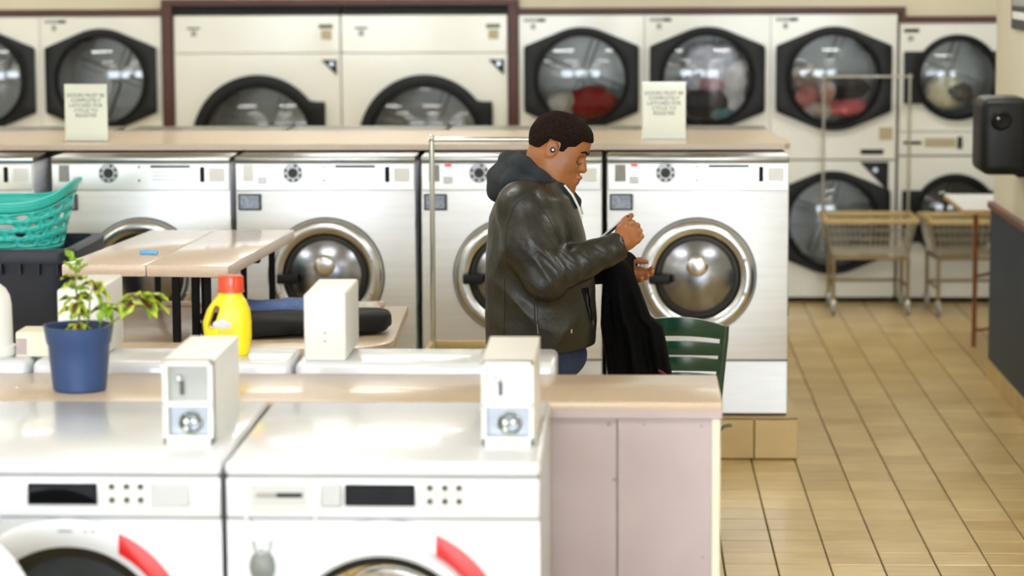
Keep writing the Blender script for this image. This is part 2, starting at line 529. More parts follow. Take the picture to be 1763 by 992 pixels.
floor = struct(MB().box(RX0, RX1, RY0, RY1, -0.12, -0.004).build('floor', M_grout))
TP = 0.1925; TX0 = 0.546; TQ = 0.1920; TY0 = 9.362
def tile_mesh():
    b = MB().box(-TP / 2 + 0.0028, TP / 2 - 0.0028, -TQ / 2 + 0.0028, TQ / 2 - 0.0028, -0.008, 0.0, 0.0022, 1)
    o = b.build('tile', M_tile); me = o.data; bpy.data.objects.remove(o); return me
tile_me = tile_mesh()
vis = set()
for i in range(-2, 9):
    for j in range(-1, 37):
        x = TX0 + TP * (i + 0.5); y = TY0 + TQ * (j + 0.5)
        if x > 1.9 or (y > 11.36 and x < 0.80) or x < 0.30: continue
        if x < 0.1 and y < 9: continue
        vis.add((i, j))
vis = sorted(vis, key=lambda q: q[1])[:300]
vset = set(vis)
for (i, j) in vis:
    o = bpy.data.objects.new('tile', tile_me); COL.objects.link(o)
    o.parent = floor
    o.location = (TX0 + TP * (i + 0.5), TY0 + TQ * (j + 0.5), rnd.uniform(-0.0006, 0.0006))
# the rest of the tiled floor, one joined part
vv, ff = [], []
for i in range(-33, 21):
    for j in range(-80, 43):
        if (i, j) in vset: continue
        x = TX0 + TP * (i + 0.5); y = TY0 + TQ * (j + 0.5)
        a, c = TP / 2 - 0.0028, TQ / 2 - 0.0028
        k = len(vv)
        for s_, zz in ((1.0, -0.008), (0.975, 0.0)):
            vv += [(x - a * s_, y - c * s_, zz), (x + a * s_, y - c * s_, zz), (x + a * s_, y + c * s_, zz), (x - a * s_, y + c * s_, zz)]
        ff += [(k + 4, k + 5, k + 6, k + 7)] + [(k + p, k + (p + 1) % 4, k + 4 + (p + 1) % 4, k + 4 + p) for p in range(4)]
me = bpy.data.meshes.new('tile_field'); me.from_pydata(vv, [], ff)
stuff(obj_me('tile_field', me, M_tile, floor))

struct(MB().box(RX0, RX1, RY0, RY1, RZ1, RZ1 + 0.1).build('ceiling', M_ceil))
struct(MB().box(RX0 - 0.1, RX0, RY0, RY1, 0, RZ1).build('wall_left', M_cream))
struct(MB().box(RX1, RX1 + 0.1, RY0, RY1, 0, RZ1).build('wall_right', M_cream))
# shop front behind the camera, with three window openings
b = MB()
b.box(RX0, RX1, RY0 - 0.1, RY0, 0, 0.75); b.box(RX0, RX1, RY0 - 0.1, RY0, 2.75, RZ1)
xs = [RX0] + [e for wx in WIN_X for e in (wx - 1.4, wx + 1.4)] + [RX1]
for k in range(0, len(xs), 2):
    if xs[k + 1] > xs[k]: b.box(xs[k], xs[k + 1], RY0 - 0.1, RY0, 0.75, 2.75)
wf = struct(b.build('wall_front', M_cream))
for k, wx in enumerate(WIN_X):
    b = MB()
    for (x0, x1, z0, z1) in ((-1.4, 1.4, 0.75, 0.81), (-1.4, 1.4, 2.69, 2.75), (-1.4, -1.34, 0.81, 2.69), (1.34, 1.4, 0.81, 2.69), (-0.03, 0.03, 0.81, 2.69)):
        b.box(wx + x0, wx + x1, RY0 - 0.08, RY0 - 0.02, z0, z1)
    wo = struct(b.build('window_%d' % (k + 1), M_white2))

# wall over the dryers (the dryers stand in a recess below it)
DY = 16.65
b = MB()
b.box(RX0, -2.97, DY + 0.03, DY + 0.15, 1.84, RZ1); b.box(-2.97, -0.69, DY + 0.03, DY + 0.15, 1.90, RZ1)
b.box(-0.69, 1.74, DY + 0.03, DY + 0.15, 1.84, RZ1); b.box(1.74, RX1, DY + 0.03, DY + 0.15, 1.785, RZ1)
struct(b.build('wall_upper', M_wall))
struct(MB().box(RX0, RX1, RY1 - 0.05, RY1, 0, RZ1).build('wall_back', M_wall))
struct(MB().box(RX0, -4.56, DY + 0.03, DY + 0.15, 0, 1.84).build('wall_back_left', M_wall))
struct(MB().box(2.46, RX1, DY + 0.03, DY + 0.15, 0, 1.785).build('wall_back_right', M_wall))
def trim(n, *boxes):
    b = MB()
    for q in boxes: b.box(*q, 0.003, 1)
    return struct(b.build('trim_%d' % n, M_trim))
Y0, Y1 = DY - 0.02, DY + 0.05
trim(1, (-6.0, -2.97, Y0, Y1, 1.842, 1.880))
trim(2, (-2.97, -0.692, Y0 - 0.005, Y1, 1.900, 1.942))
trim(3, (-2.972, -2.9, Y0 - 0.005, Y1 + 0.3, 0.0, 1.90))
trim(4, (-0.757, -0.692, Y0 - 0.005, Y1 + 0.3, 0.0, 1.90))
trim(5, (-0.692, 1.75, Y0, Y1, 1.842, 1.880))
trim(6, (1.712, 1.75, Y0, Y1, 1.78, 1.842), (1.75, 4.5, Y0, Y1, 1.780, 1.820))
b = MB(); b.box(-2.9, -1.826, DY + 0.03, DY + 0.06, 1.842, 1.90); b.box(-1.816, -0.757, DY + 0.03, DY + 0.06, 1.842, 1.90)
struct(b.build('trim_7', M_black_gap))  # black strips painted in for the dark gap above the large dryers

# partition on the right: cream above, navy wainscot with brown cap and tiled foot below
PX, PY0, PY1 = 1.905, 10.2, 13.66
b = MB().box(PX, PX + 0.14, PY0, PY1, 0, RZ1)
part = struct(b.build('wall_partition', M_cream))
w_ = MB().box(PX - 0.012, PX + 0.006, PY0, PY1 + 0.008, 0.06, 0.90).build('wainscot', M_navy, part)
MB().box(PX - 0.03, PX + 0.02, PY0, PY1 + 0.02, 0.893, 0.928, 0.006).build('wainscot_cap', M_cap, part)
k = 0
yy = PY0
while yy < PY1 - 0.02:
    y2 = min(yy + 0.1925, PY1 + 0.01)
    MB().box(PX - 0.022, PX + 0.0, yy + 0.002, y2 - 0.002, 0.0, 0.10, 0.003, 1).build('base_tile', M_tile, part)
    yy = y2

# ceiling lights
M_tube = mat('lamp_diffuser', (252, 252, 248), 0.5, emis=15.5)
k = 0
for fx in (-4.2, -1.4, 1.6):
    for fy in (1.5, 5.0, 8.6, 12.2, 15.2):
        row = {1.5: 'between the windows and the camera', 5.0: 'over the white front loaders', 8.6: 'over the aisle behind the white machines', 12.2: 'over the steel washers', 15.2: 'in front of the dryer wall'}[fy]
        sd = {-4.2: 'left', -1.4: 'middle', 1.6: 'right'}[fx]
        t = thing('ceiling_light', 'fluorescent ceiling fixture, %s row, %s' % (sd, row), 'ceiling light', (fx, fy, RZ1), group='fluorescent ceiling fixtures')
        MB().box(-0.62, 0.62, -0.16, 0.16, -0.05, 0.0, 0.004, 1).build('housing', M_white2, t)
        MB().box(-0.60, 0.60, -0.14, 0.14, -0.075, -0.05, 0.01, 2).build('diffuser', M_tube, t)

# ================================================================== DRYERS
def hull_ray(pts, n=96):
    """radial samples of the convex hull of pts about the origin"""
    ps = sorted(set((round(x, 5), round(z, 5)) for x, z in pts))
    def half(p):
        o = []
        for q in p:
            while len(o) > 1 and (o[-1][0] - o[-2][0]) * (q[1] - o[-2][1]) - (o[-1][1] - o[-2][1]) * (q[0] - o[-2][0]) <= 0: o.pop()
            o.append(q)
        return o[:-1]
    H = half(ps) + half(ps[::-1])
    return H
def ray_poly(H, a):
    dx, dz = math.cos(a), math.sin(a); best = 0
    for i in range(len(H)):
        (x0, z0), (x1, z1) = H[i], H[(i + 1) % len(H)]
        ex, ez = x1 - x0, z1 - z0
        det = dx * (-ez) + ex * dz
        if abs(det) < 1e-12: continue
        t = (x0 * (-ez) + ex * z0) / det
        u = (dx * z0 - dz * x0) / det
        if t > 0 and -1e-6 <= u <= 1 + 1e-6: best = max(best, t)
    return best
def door_outline(kind, w, n=96):
    """radius of the black door frame at each angle"""
    out = []
    if kind == 'hex':
        k = w / 0.797
        pts = [(sx * 0.365 * k, sz * 0.2075) for sx in (-1, 1) for sz in (-1, 1)]
        pts += [(0.335 * k * math.cos(a), 0.33 * math.sin(a)) for a in [2 * math.pi * i / 90 for i in range(90)]]
        H = hull_ray(pts)
        return [ray_poly(H, 2 * math.pi * i / n + 0.001) for i in range(n)]
    for i in range(n):
        a = 2 * math.pi * i / n + 0.001
        dx, dz = math.cos(a), math.sin(a)
        if kind == 'wing':
            r = 0.272; t = min(0.335 / max(abs(dx), 1e-6), 0.165 / max(abs(dz), 1e-6)); out.append(max(r, t))
        else:
            r = 0.422; t = min((0.435 if dx > 0 else 0.1) / max(abs(dx), 1e-6), 0.25 / max(abs(dz), 1e-6)); out.append(max(r, t))
    return out

def dryer_door(t, kind, w, cx, cz, rg, glass):
    n = 96
    ro = door_outline(kind, w, n)
    A = [2 * math.pi * i / n + 0.001 for i in range(n)]
    outl = [(cx + r * math.cos(a), cz + r * math.sin(a)) for r, a in zip(ro, A)]
    hole = [(cx + rg * math.cos(a), cz + rg * math.sin(a)) for a in A]
    d = MB().prism(outl, -0.040, -0.001, 0.006, hole).build('door', M_blk, t)
    # inner bezel and domed pane
    MB().lathe([(rg + 0.012, 0.0), (rg + 0.012, 0.012), (rg - 0.004, 0.016), (rg - 0.014, 0.006), (rg - 0.014, -0.012)], 64, facing(cx, -0.038, cz)).build('bezel', M_blk2, d)
    MB().lathe([(rg * q, 0.035 * (1 - q * q)) for q in [i / 10 for i in range(11)]], 64, facing(cx, -0.022, cz)).build('pane', glass, d)
    return d
def drum(t, cx, cz, rg):
    b = MB().lathe([(rg * 0.99, -0.01), (rg * 1.04, -0.06), (rg * 1.04, -0.62), (0.0, -0.62)], 48, facing(cx, 0, cz))
    for k in range(4):
        a = R(20 + 90 * k)
        b.box(-0.025, 0.025, 0.585, 0.615, 0.03, rg * 0.95, 0.008, 1, Matrix.Translation((cx, 0, cz)) @ Matrix.Rotation(a, 4, 'Y'))
        b.box(-0.03, 0.03, 0.08, 0.6, rg * 0.93, rg * 1.03, 0.01, 1, Matrix.Translation((cx, 0, cz)) @ Matrix.Rotation(a + 0.5, 4, 'Y'))
    return b.build('drum', M_drum, t)
def plate(t, name, x0, x1, z0, z1, y0, y1, m, bev=0.002):
    return MB().box(x0, x1, y0, y1, z0, z1, bev, 1).build(name, m, t)

def stack_dryer(x0, x1, label, zt=1.835, zs=0.915, kind='hex', cz=(1.43, 0.515), rg=0.288, glass=(None, None), dark=False, low=True):
    w = x1 - x0
    t = thing('stack_dryer', label, 'dryer', ((x0 + x1) / 2, DY, 0), group='stacked tumble dryers along the back wall')
    h = w / 2 - 0.002
    MB().shell(-h, h, 0.004, 0.88, 0.03, zt).build('cabinet', M_dry, t)
    plate(t, 'toe_kick', -h + 0.01, h - 0.01, 0.0, 0.04, 0.03, 0.1, M_blk2)
    zr = [(zs + 0.004, zt), (0.035, zs - 0.006)]
    for q in (0, 1):
        if q and not low: 
            plate(t, 'front_panel', -h, h, zr[1][0], zr[1][1], 0.0, 0.014, M_dry); continue
        rec, cir = rect_hole(-h, h, zr[q][0], zr[q][1], 0, cz[q], rg + 0.004)
        MB().prism(rec, 0.0, 0.014, 0, cir).build('front_panel', M_dry, t)
        dryer_door(t, kind, w, 0, cz[q], rg, glass[q] or M_glass_d)
        drum(t, 0, cz[q], rg)
    plate(t, 'seam', -h + 0.004, h - 0.004, zs - 0.008, zs + 0.006, 0.004, 0.02, M_blk2)
    if kind == 'hex':
        p = plate(t, 'label_strip', -h + 0.03, -h + 0.17, zt - 0.042, zt - 0.022, -0.003, 0.002, M_grey)
        plate(t, 'label_strip', -h + 0.12, -h + 0.165, zt - 0.042, zt - 0.022, -0.005, 0.002, M_blk2)
        plate(t, 'emblem', -h + 0.075, -h + 0.105, zt - 0.09, zt - 0.055, -0.003, 0.002, M_grey)
        plate(t, 'control_window', 0.175, 0.32, zs + 0.035, zs + 0.065, -0.006, 0.002, M_blk2)
        plate(t, 'instruction_plate', 0.29, 0.375, zs + 0.125, zs + 0.205, -0.004, 0.002, mat('tan_plate', (176, 164, 130), 0.5, var=0.15, vscale=60))
        b = MB().prism([(0.17, zs - 0.014), (0.352, zs - 0.014), (0.352, zs - 0.19), (0.335, zs - 0.185)], -0.008, 0.0, 0.002)
        b.build('corner_plate', M_blk, t)
        MB().cyl((0.27, -0.012, zs - 0.065), (0.27, -0.006, zs - 0.065), 0.016, n=16).build('coin_slot', M_galv, t)
    else:
        plate(t, 'label_strip', -h + 0.025, -h + 0.12, zt - 0.06, zt - 0.036, -0.003, 0.002, M_blk)
        plate(t, 'emblem', -h + 0.05, -h + 0.085, zt - 0.115, zt - 0.08, -0.003, 0.002, M_grey)
        plate(t, 'seam', -h + 0.004, h - 0.004, 1.088, 1.096, -0.002, 0.01, M_grey)
        plate(t, 'label_strip', -h + 0.03, -h + 0.145, 1.012, 1.032, -0.004, 0.002, M_blk)
        plate(t, 'instruction_plate', -h + 0.165, -h + 0.36, 0.995, 1.05, -0.004, 0.002, mat('tan_plate', (176, 164, 130), 0.5))
        plate(t, 'latch', -h + 0.37, -h + 0.40, 0.985, 1.06, -0.012, 0.002, M_blk)
    return t
stack_dryer(-4.545, -3.757, 'cream stacked dryer cut by the left picture edge')
stack_dryer(-3.757, -2.974, 'cream stacked dryer left of the first brown post, empty drum')
stack_dryer(-0.690, 0.107, 'cream stacked dryer right of second brown post, red and white laundry inside')
stack_dryer(0.107, 0.905, 'cream stacked dryer behind the right-hand green notice, pale laundry inside')
stack_dryer(0.905, 1.702, 'cream stacked dryer with pink and multicoloured laundry, behind the wire cart')
stack_dryer(1.716, 2.440, 'smaller cream stacked dryer with cream towel, beside the partition', zt=1.778, zs=0.94, kind='wing', cz=(1.435, 0.555), rg=0.246, glass=(M_glass_d, M_glass_dk))

def big_dryer(x0, x1, label):
    w = x1 - x0; h = w / 2 - 0.003
    t = thing('large_dryer', label, 'dryer', ((x0 + x1) / 2, DY, 0), group='large single dryers between the brown posts')
    MB().shell(-h, h, 0.004, 0.86, 0.03, 1.838).build('cabinet', M_dry, t)
    plate(t, 'toe_kick', -h + 0.01, h - 0.01, 0.0, 0.04, 0.03, 0.1, M_blk2)
    rec, cir = rect_hole(-h, h, 0.05, 1.596, 0, 1.04, 0.36)
    MB().prism(rec, 0.0, 0.014, 0, cir).build('front_panel', M_dry, t)
    plate(t, 'upper_panel', -h, h, 1.60, 1.838, -0.002, 0.014, M_dry, 0.003)
    dryer_door(t, 'big', w, 0, 1.04, 0.354, M_glass_d)
    drum(t, 0, 1.04, 0.354)
    plate(t, 'label_strip', -h + 0.085, -h + 0.17, 1.752, 1.764, -0.005, 0.0, M_dkgrey)
    plate(t, 'emblem', -h + 0.11, -h + 0.145, 1.706, 1.744, -0.005, 0.0, M_grey)
    plate(t, 'sticker', h - 0.135, h - 0.045, 1.755, 1.782, -0.006, 0.0, mat('olive_print', (104, 108, 76), 0.5, var=0.2, vscale=50))
    plate(t, 'sticker', h - 0.12, h - 0.055, 1.685, 1.745, -0.006, 0.0, mat('tan_plate', (176, 164, 130), 0.5))
    MB().prism([(h - 0.12, 1.556), (h - 0.022, 1.556), (h - 0.022, 1.456)], -0.008, 0.0, 0.002).build('corner_plate', M_blk, t)
    MB().cyl((h - 0.055, -0.012, 1.53), (h - 0.055, -0.006, 1.53), 0.014, n=16).build('coin_slot', M_galv, t)
    return t
big_dryer(-2.897, -1.826, 'large cream dryer with round dark door, right of the first brown post')
big_dryer(-1.824, -0.760, 'large cream dryer with round dark door, left of the second brown post')

# ---- laundry in the dryers
def cloth(name, label, rgb, c, r, seed, group=None, rot=0.0, rgb2=None, loc_h=0.02):
    F = Field(np.array(c) - np.array(r) * 1.5 - 0.02, np.array(c) + np.array(r) * 1.5 + 0.02, max(r) / 20)
    rs = np.random.RandomState(seed)
    cr, sr = math.cos(rot), math.sin(rot)
    rotm = [(cr, 0, sr), (0, 1, 0), (-sr, 0, cr)]
    F.ell(c, r, 0.01, rotm)
    for k in range(3):
        p = np.array(c) + rs.uniform(-0.6, 0.6, 3) * np.array(r)
        F.ell(p, np.array(r) * rs.uniform(0.4, 0.65), 0.03, rotm)
    a = 0.20 * min(r)
    F.displace(lambda X, Y, Z: a * wav(X, Y, Z, 3.2 / min(r) , seed) + 0.6 * a * wav(X, Y, Z, 8 / min(r), seed + 5) - 0.5 * a * np.abs(wav(X, Y, Z, 6 / min(r), seed + 9)))
    me = F.mesh(name, c, 1)
    o = obj_me(name, me, mat('cloth_%d_%d_%d' % rgb, rgb, 0.85, var=0.1 if not rgb2 else 0, vscale=14, rgb2=rgb2, bump=0.3, bscale=60), None, tuple(c))
    return tag(o, label, 'laundry', group)
def in_drum(cx, cz, dx, dz, y=0.16): return (cx + dx, DY + y - 0.045, cz + dz)
d3, d4, d5, d6 = -0.2915, 0.506, 1.3035, 2.078
cloth('laundry', 'red garment lying in the dryer right of second brown post', (150, 24, 18), in_drum(d3, 1.43, 0.08, -0.150), (0.16, 0.10, 0.10), 1)
cloth('laundry', 'grey-white towel lying beside the red garment in the dryer', (214, 214, 204), in_drum(d3, 1.43, -0.14, -0.16, 0.12), (0.095, 0.09, 0.085), 2)
cloth('laundry', 'white and pale blue laundry tumbling high in the dryer behind notice', (226, 228, 238), in_drum(d4, 1.43, 0.03, 0.08, 0.13), (0.18, 0.08, 0.15), 3, rgb2=(168, 176, 204))
cloth('laundry', 'white laundry hanging down the right side of the dryer behind notice', (232, 230, 234), in_drum(d4, 1.43, 0.17, -0.06, 0.10), (0.075, 0.07, 0.16), 4)
cloth('laundry', 'dark grey garment low in the dryer behind the right-hand notice', (52, 54, 64), in_drum(d4, 1.43, 0.02, -0.15, 0.14), (0.16, 0.10, 0.09), 5)
cloth('laundry', 'teal cloth at the drum bottom behind the right-hand notice', (96, 150, 156), in_drum(d4, 1.43, 0.10, -0.22, 0.1), (0.09, 0.06, 0.05), 6)
cloth('laundry', 'mauve pink cloth in the middle of the dryer behind notice', (186, 140, 152), in_drum(d4, 1.43, 0.04, -0.04, 0.1), (0.08, 0.05, 0.045), 7)
cloth('laundry', 'bright pink garment at the bottom of the multicoloured dryer load', (240, 128, 132), in_drum(d5, 1.43, 0.09, -0.19, 0.1), (0.13, 0.08, 0.06), 8)
cloth('laundry', 'black garment on the right of the multicoloured dryer load', (24, 26, 34), in_drum(d5, 1.43, 0.11, -0.07, 0.14), (0.12, 0.08, 0.075), 9)
cloth('laundry', 'patterned brown garment upper left in the multicoloured dryer load', (120, 96, 84), in_drum(d5, 1.43, -0.17, -0.01, 0.16), (0.10, 0.09, 0.09), 10, rgb2=(196, 186, 166))
cloth('laundry', 'dusty pink cloth on the left of the multicoloured dryer load', (206, 132, 134), in_drum(d5, 1.43, -0.17, -0.12, 0.1), (0.07, 0.06, 0.08), 11)
cloth('laundry', 'white towel at the lower left of the multicoloured dryer load', (206, 202, 192), in_drum(d5, 1.43, -0.10, -0.2, 0.09), (0.09, 0.06, 0.05), 12)
cloth('laundry', 'small orange cloth in the multicoloured dryer load', (176, 104, 52), in_drum(d5, 1.43, -0.04, -0.09, 0.08), (0.045, 0.05, 0.06), 13)
cloth('laundry', 'cream towel heaped in the small dryer beside partition', (232, 226, 196), in_drum(d6, 1.435, -0.06, -0.10, 0.11), (0.14, 0.10, 0.10), 14)
cloth('laundry', 'grey garment folded into the cream towel of the small dryer', (92, 92, 82), in_drum(d6, 1.435, 0.01, -0.09, 0.05), (0.085, 0.05, 0.06), 15)

# ================================================================== STEEL WASHERS
def steel_washer(loc, rz, label, group, red=True, sticker=False):
    t = thing('steel_washer', label, 'washing machine', loc, rz, group)
    h = 0.397
    MB().box(-h, h, 0.0, 0.80, 0.0, 1.118, 0.006, 2).build('cabinet', M_steel, t)
    MB().box(-h - 0.001, h + 0.001, -0.006, 0.80, 1.116, 1.145, 0.006, 2).build('top_cover', M_steel_top, t)
    plate(t, 'kick_panel', -h, h, 0.006, 0.240, -0.006, 0.004, M_steel, 0.003)
    plate(t, 'base_gap', -h + 0.005, h - 0.005, 0.0, 0.012, -0.002, 0.02, M_blk2)
    plate(t, 'seam', -h, h, 0.241, 0.247, -0.002, 0.01, M_dkgrey, 0)
    cp = plate(t, 'control_panel', -h + 0.004, h - 0.004, 0.996, 1.114, -0.010, 0.004, M_panel, 0.003)
    d = MB().lathe([(0.0, 0.004), (0.044, 0.004), (0.044, 0.0), (0.0, 0.0)], 32, facing(-0.141, -0.010, 1.073)).build('dial', M_silver, cp)
    MB().cyl((-0.141, -0.016, 1.073), (-0.141, -0.03, 1.073), 0.021, 0.017, 24).build('dial_knob', M_rub, cp)
    b = MB()
    for k in range(7):
        a = R(20 + 360 * k / 8)
        b.box(-0.006, 0.006, -0.0158, -0.0135, 0.028, 0.040, 0, 1, Matrix.Translation((-0.141, 0, 1.073)) @ Matrix.Rotation(a, 4, 'Y'))
    b.build('dial_marks', M_dkgrey, cp)
    plate(cp, 'coin_slot', 0.265, 0.285, 1.033, 1.100, -0.013, -0.008, M_blk2)
    plate(cp, 'label_strip', 0.046, 0.222, 1.096, 1.107, -0.0125, -0.008, M_dkgrey, 0.001)
    for k in range(3): plate(cp, 'print_line', 0.055, 0.205 - 0.02 * k, 1.074 - 0.016 * k, 1.078 - 0.016 * k, -0.0112, -0.009, M_silver, 0)
    plate(cp, 'instruction_label', 0.305, 0.375, 1.035, 1.095, -0.0112, -0.009, M_white2, 0.001)
    for q, z in ((-0.005, 1.10), (-0.005, 1.04)): MB().cyl((q, -0.013, z), (q, -0.009, z), 0.005, n=10).build('indicator', M_dkgrey, cp)
    plate(cp, 'instruction_label', -0.362, -0.315, 1.035, 1.108, -0.0112, -0.009, M_grey if not sticker else M_white2, 0.001)
    if red: plate(cp, 'red_display', -0.292, -0.262, 1.100, 1.111, -0.0125, -0.008, M_redled, 0.001)
    plate(cp, 'button', -0.298, -0.258, 1.026, 1.056, -0.0135, -0.008, M_white, 0.003)
    s = plate(t, 'meter_frame', -0.385, -0.284, 0.908, 0.980, -0.012, 0.002, M_dkgrey, 0.003)
    plate(s, 'meter_screen', -0.377, -0.292, 0.915, 0.973, -0.014, -0.008, M_scr, 0.002)
    Z = 0.618
    MB().lathe([(0.259, 0.0), (0.259, 0.010), (0.250, 0.012)], 72, facing(0, -0.001, Z)).build('door_seal', M_rub, t)
    dr = MB().lathe([(0.2545, 0.0), (0.2545, 0.018), (0.246, 0.034), (0.228, 0.044), (0.208, 0.044), (0.190, 0.034), (0.182, 0.016), (0.182, 0.0)], 72, facing(0, -0.002, Z)).build('door_ring', M_chrome, t)
    MB().lathe([(0.184, 0.004), (0.180, 0.022), (0.166, 0.024), (0.156, 0.012)], 64, facing(0, -0.002, Z)).build('gasket', M_rub, dr)
    MB().lathe([(0.160 * math.sqrt(q), 0.014 + 0.045 * (1 - q)) for q in [i / 12 for i in range(13)]], 64, facing(0, -0.002, Z)).build('door_dish', M_dish, dr)
    MB().lathe([(0.048, 0.040), (0.048, 0.058), (0.042, 0.066), (0.03, 0.070), (0.0, 0.071)], 40, facing(-0.003, -0.002, Z + 0.05)).build('door_boss', M_capm, dr)
    MB().box(-0.212, -0.122, -0.075, -0.040, Z - 0.030, Z + 0.012, 0.006, 2).build('handle', M_blk, dr)
    for a in (-20, 20, 200):
        MB().sph((0.218 * math.cos(R(a)), -0.048, Z + 0.218 * math.sin(R(a))), 0.008, 10).build('rivet', M_capm, dr)
    for z in (0.46, 0.85): plate(t, 'hinge', h - 0.004, h + 0.004, z - 0.02, z + 0.02, 0.01, 0.03, M_dkgrey, 0)
    return t
SW_G = 'stainless front-load washers facing the room'
PZ = 0.19
steel_washer((0.308, 11.42, PZ), 0, 'stainless washer at the row end, behind the green chair', SW_G)
steel_washer((-0.508, 11.42, PZ), 0, 'stainless washer directly behind the man in leather jacket', SW_G)
steel_washer((-1.328, 11.42, PZ), 0, 'stainless washer right behind the tan two-level table', SW_G, red=False, sticker=True)
steel_washer((-2.145, 11.42, PZ), 0, 'stainless washer to the right of the teal laundry basket', SW_G, red=False)
steel_washer((-3.018, 11.42, PZ), 0, 'stainless washer at the left picture edge behind the teal basket', SW_G, red=False)
for k, xx in enumerate((0.308, -0.508, -1.328, -2.145, -3.018)):
    nm = ('behind the row-end washer', 'behind the washer at the man', 'behind the washer at the table', 'behind the washer near the basket', 'behind the leftmost steel washer')[k]
    steel_washer((xx, 13.52, PZ), math.pi, 'far-side steel washer facing the dryers, %s' % nm, 'steel washers of the far row')
# tiled plinth under the island
b = MB().box(-3.6, 0.740, 11.372, 13.62, 0, 0.178)
pl = struct(b.build('plinth', M_grout))
k = 0
x1 = 0.752
while x1 > -1.2:
    MB().box(x1 - 0.1925 + 0.002, x1 - 0.002, 11.362, 11.376, 0.004, 0.186, 0.003, 1).build('tile', M_tile, pl); x1 -= 0.1925
y1 = 11.366
while y1 < 13.6:
    MB().box(0.738, 0.750, y1 + 0.002, y1 + 0.1905, 0.004, 0.186, 0.003, 1).build('tile', M_tile, pl); y1 += 0.1925
MB().box(-3.6, 0.752, 11.362, 13.62, 0.176, 0.1885, 0.002, 1).build('plinth_top', M_tile, pl)
# bulkhead shelf between the two steel rows
t = thing('bulkhead_shelf', 'long tan shelf along the top of the steel washer island', 'shelf', (0, 0, 0))
b = MB()
pts = [(-3.7, 11.70), (0.700, 11.70), (0.728, 11.73), (0.728, 11.99), (0.674, 12.66), (-3.7, 12.66)]
t2 = bmesh.new()
a_ = [t2.verts.new((x, y, 1.343)) for x, y in pts]; c_ = [t2.verts.new((x, y, 1.368)) for x, y in pts]
for i in range(6): t2.faces.new((a_[i], a_[(i + 1) % 6], c_[(i + 1) % 6], c_[i]))
t2.faces.new(c_); t2.faces.new(list(reversed(a_)))
b._merge(t2)
b.build('shelf_board', M_tan, t)
MB().box(-3.6, 0.66, 12.26, 12.68, 0.20, 1.342).build('bulkhead_core', M_tan, t)

def text_obj(name, body, size, loc, rot, m, parent, align='CENTER', sp=1.0):
    cu = bpy.data.curves.new(name, 'FONT')
    cu.body = body; cu.size = size; cu.align_x = align; cu.align_y = 'TOP'; cu.extrude = 0.0004; cu.space_line = sp
    o = bpy.data.objects.new(name, cu); COL.objects.link(o)
    dg = bpy.context.evaluated_depsgraph_get()
    me = bpy.data.meshes.new_from_object(o.evaluated_get(dg))
    bpy.data.objects.remove(o)
    me.materials.clear(); me.materials.append(m)
    n = bpy.data.objects.new(name, me); COL.objects.link(n); n.parent = parent
    n.location = loc; n.rotation_euler = rot
    return n
def notice(x, y, label, tilt):
    t = thing('notice_holder', label, 'sign', (x, y, 1.368), tilt, 'pale green notices on the washer shelf')
    MB().box(-0.099, 0.099, -0.0015, 0.0015, 0.002, 0.262).build('notice_sheet', M_sign, t)
    text_obj('notice_text', 'DOORS MUST BE\nCOMPLETELY\nLATCHED FOR\nCYCLE TO\nREGISTER', 0.0235, (0, -0.0022, 0.222), (R(90), 0, 0), M_print, t, sp=0.98)
    MB().box(-0.102, 0.102, 0.0018, 0.0035, 0.0, 0.265).build('clear_back', M_acryl, t)
    MB().box(-0.102, 0.102, -0.045, 0.03, 0.0, 0.003).build('holder_foot', M_acryl, t)
notice(-2.487, 11.93, 'pale green notice on the shelf at left, before an empty dryer', R(-3))
notice(0.168, 12.02, 'pale green notice on the shelf to the right of the man', R(2))
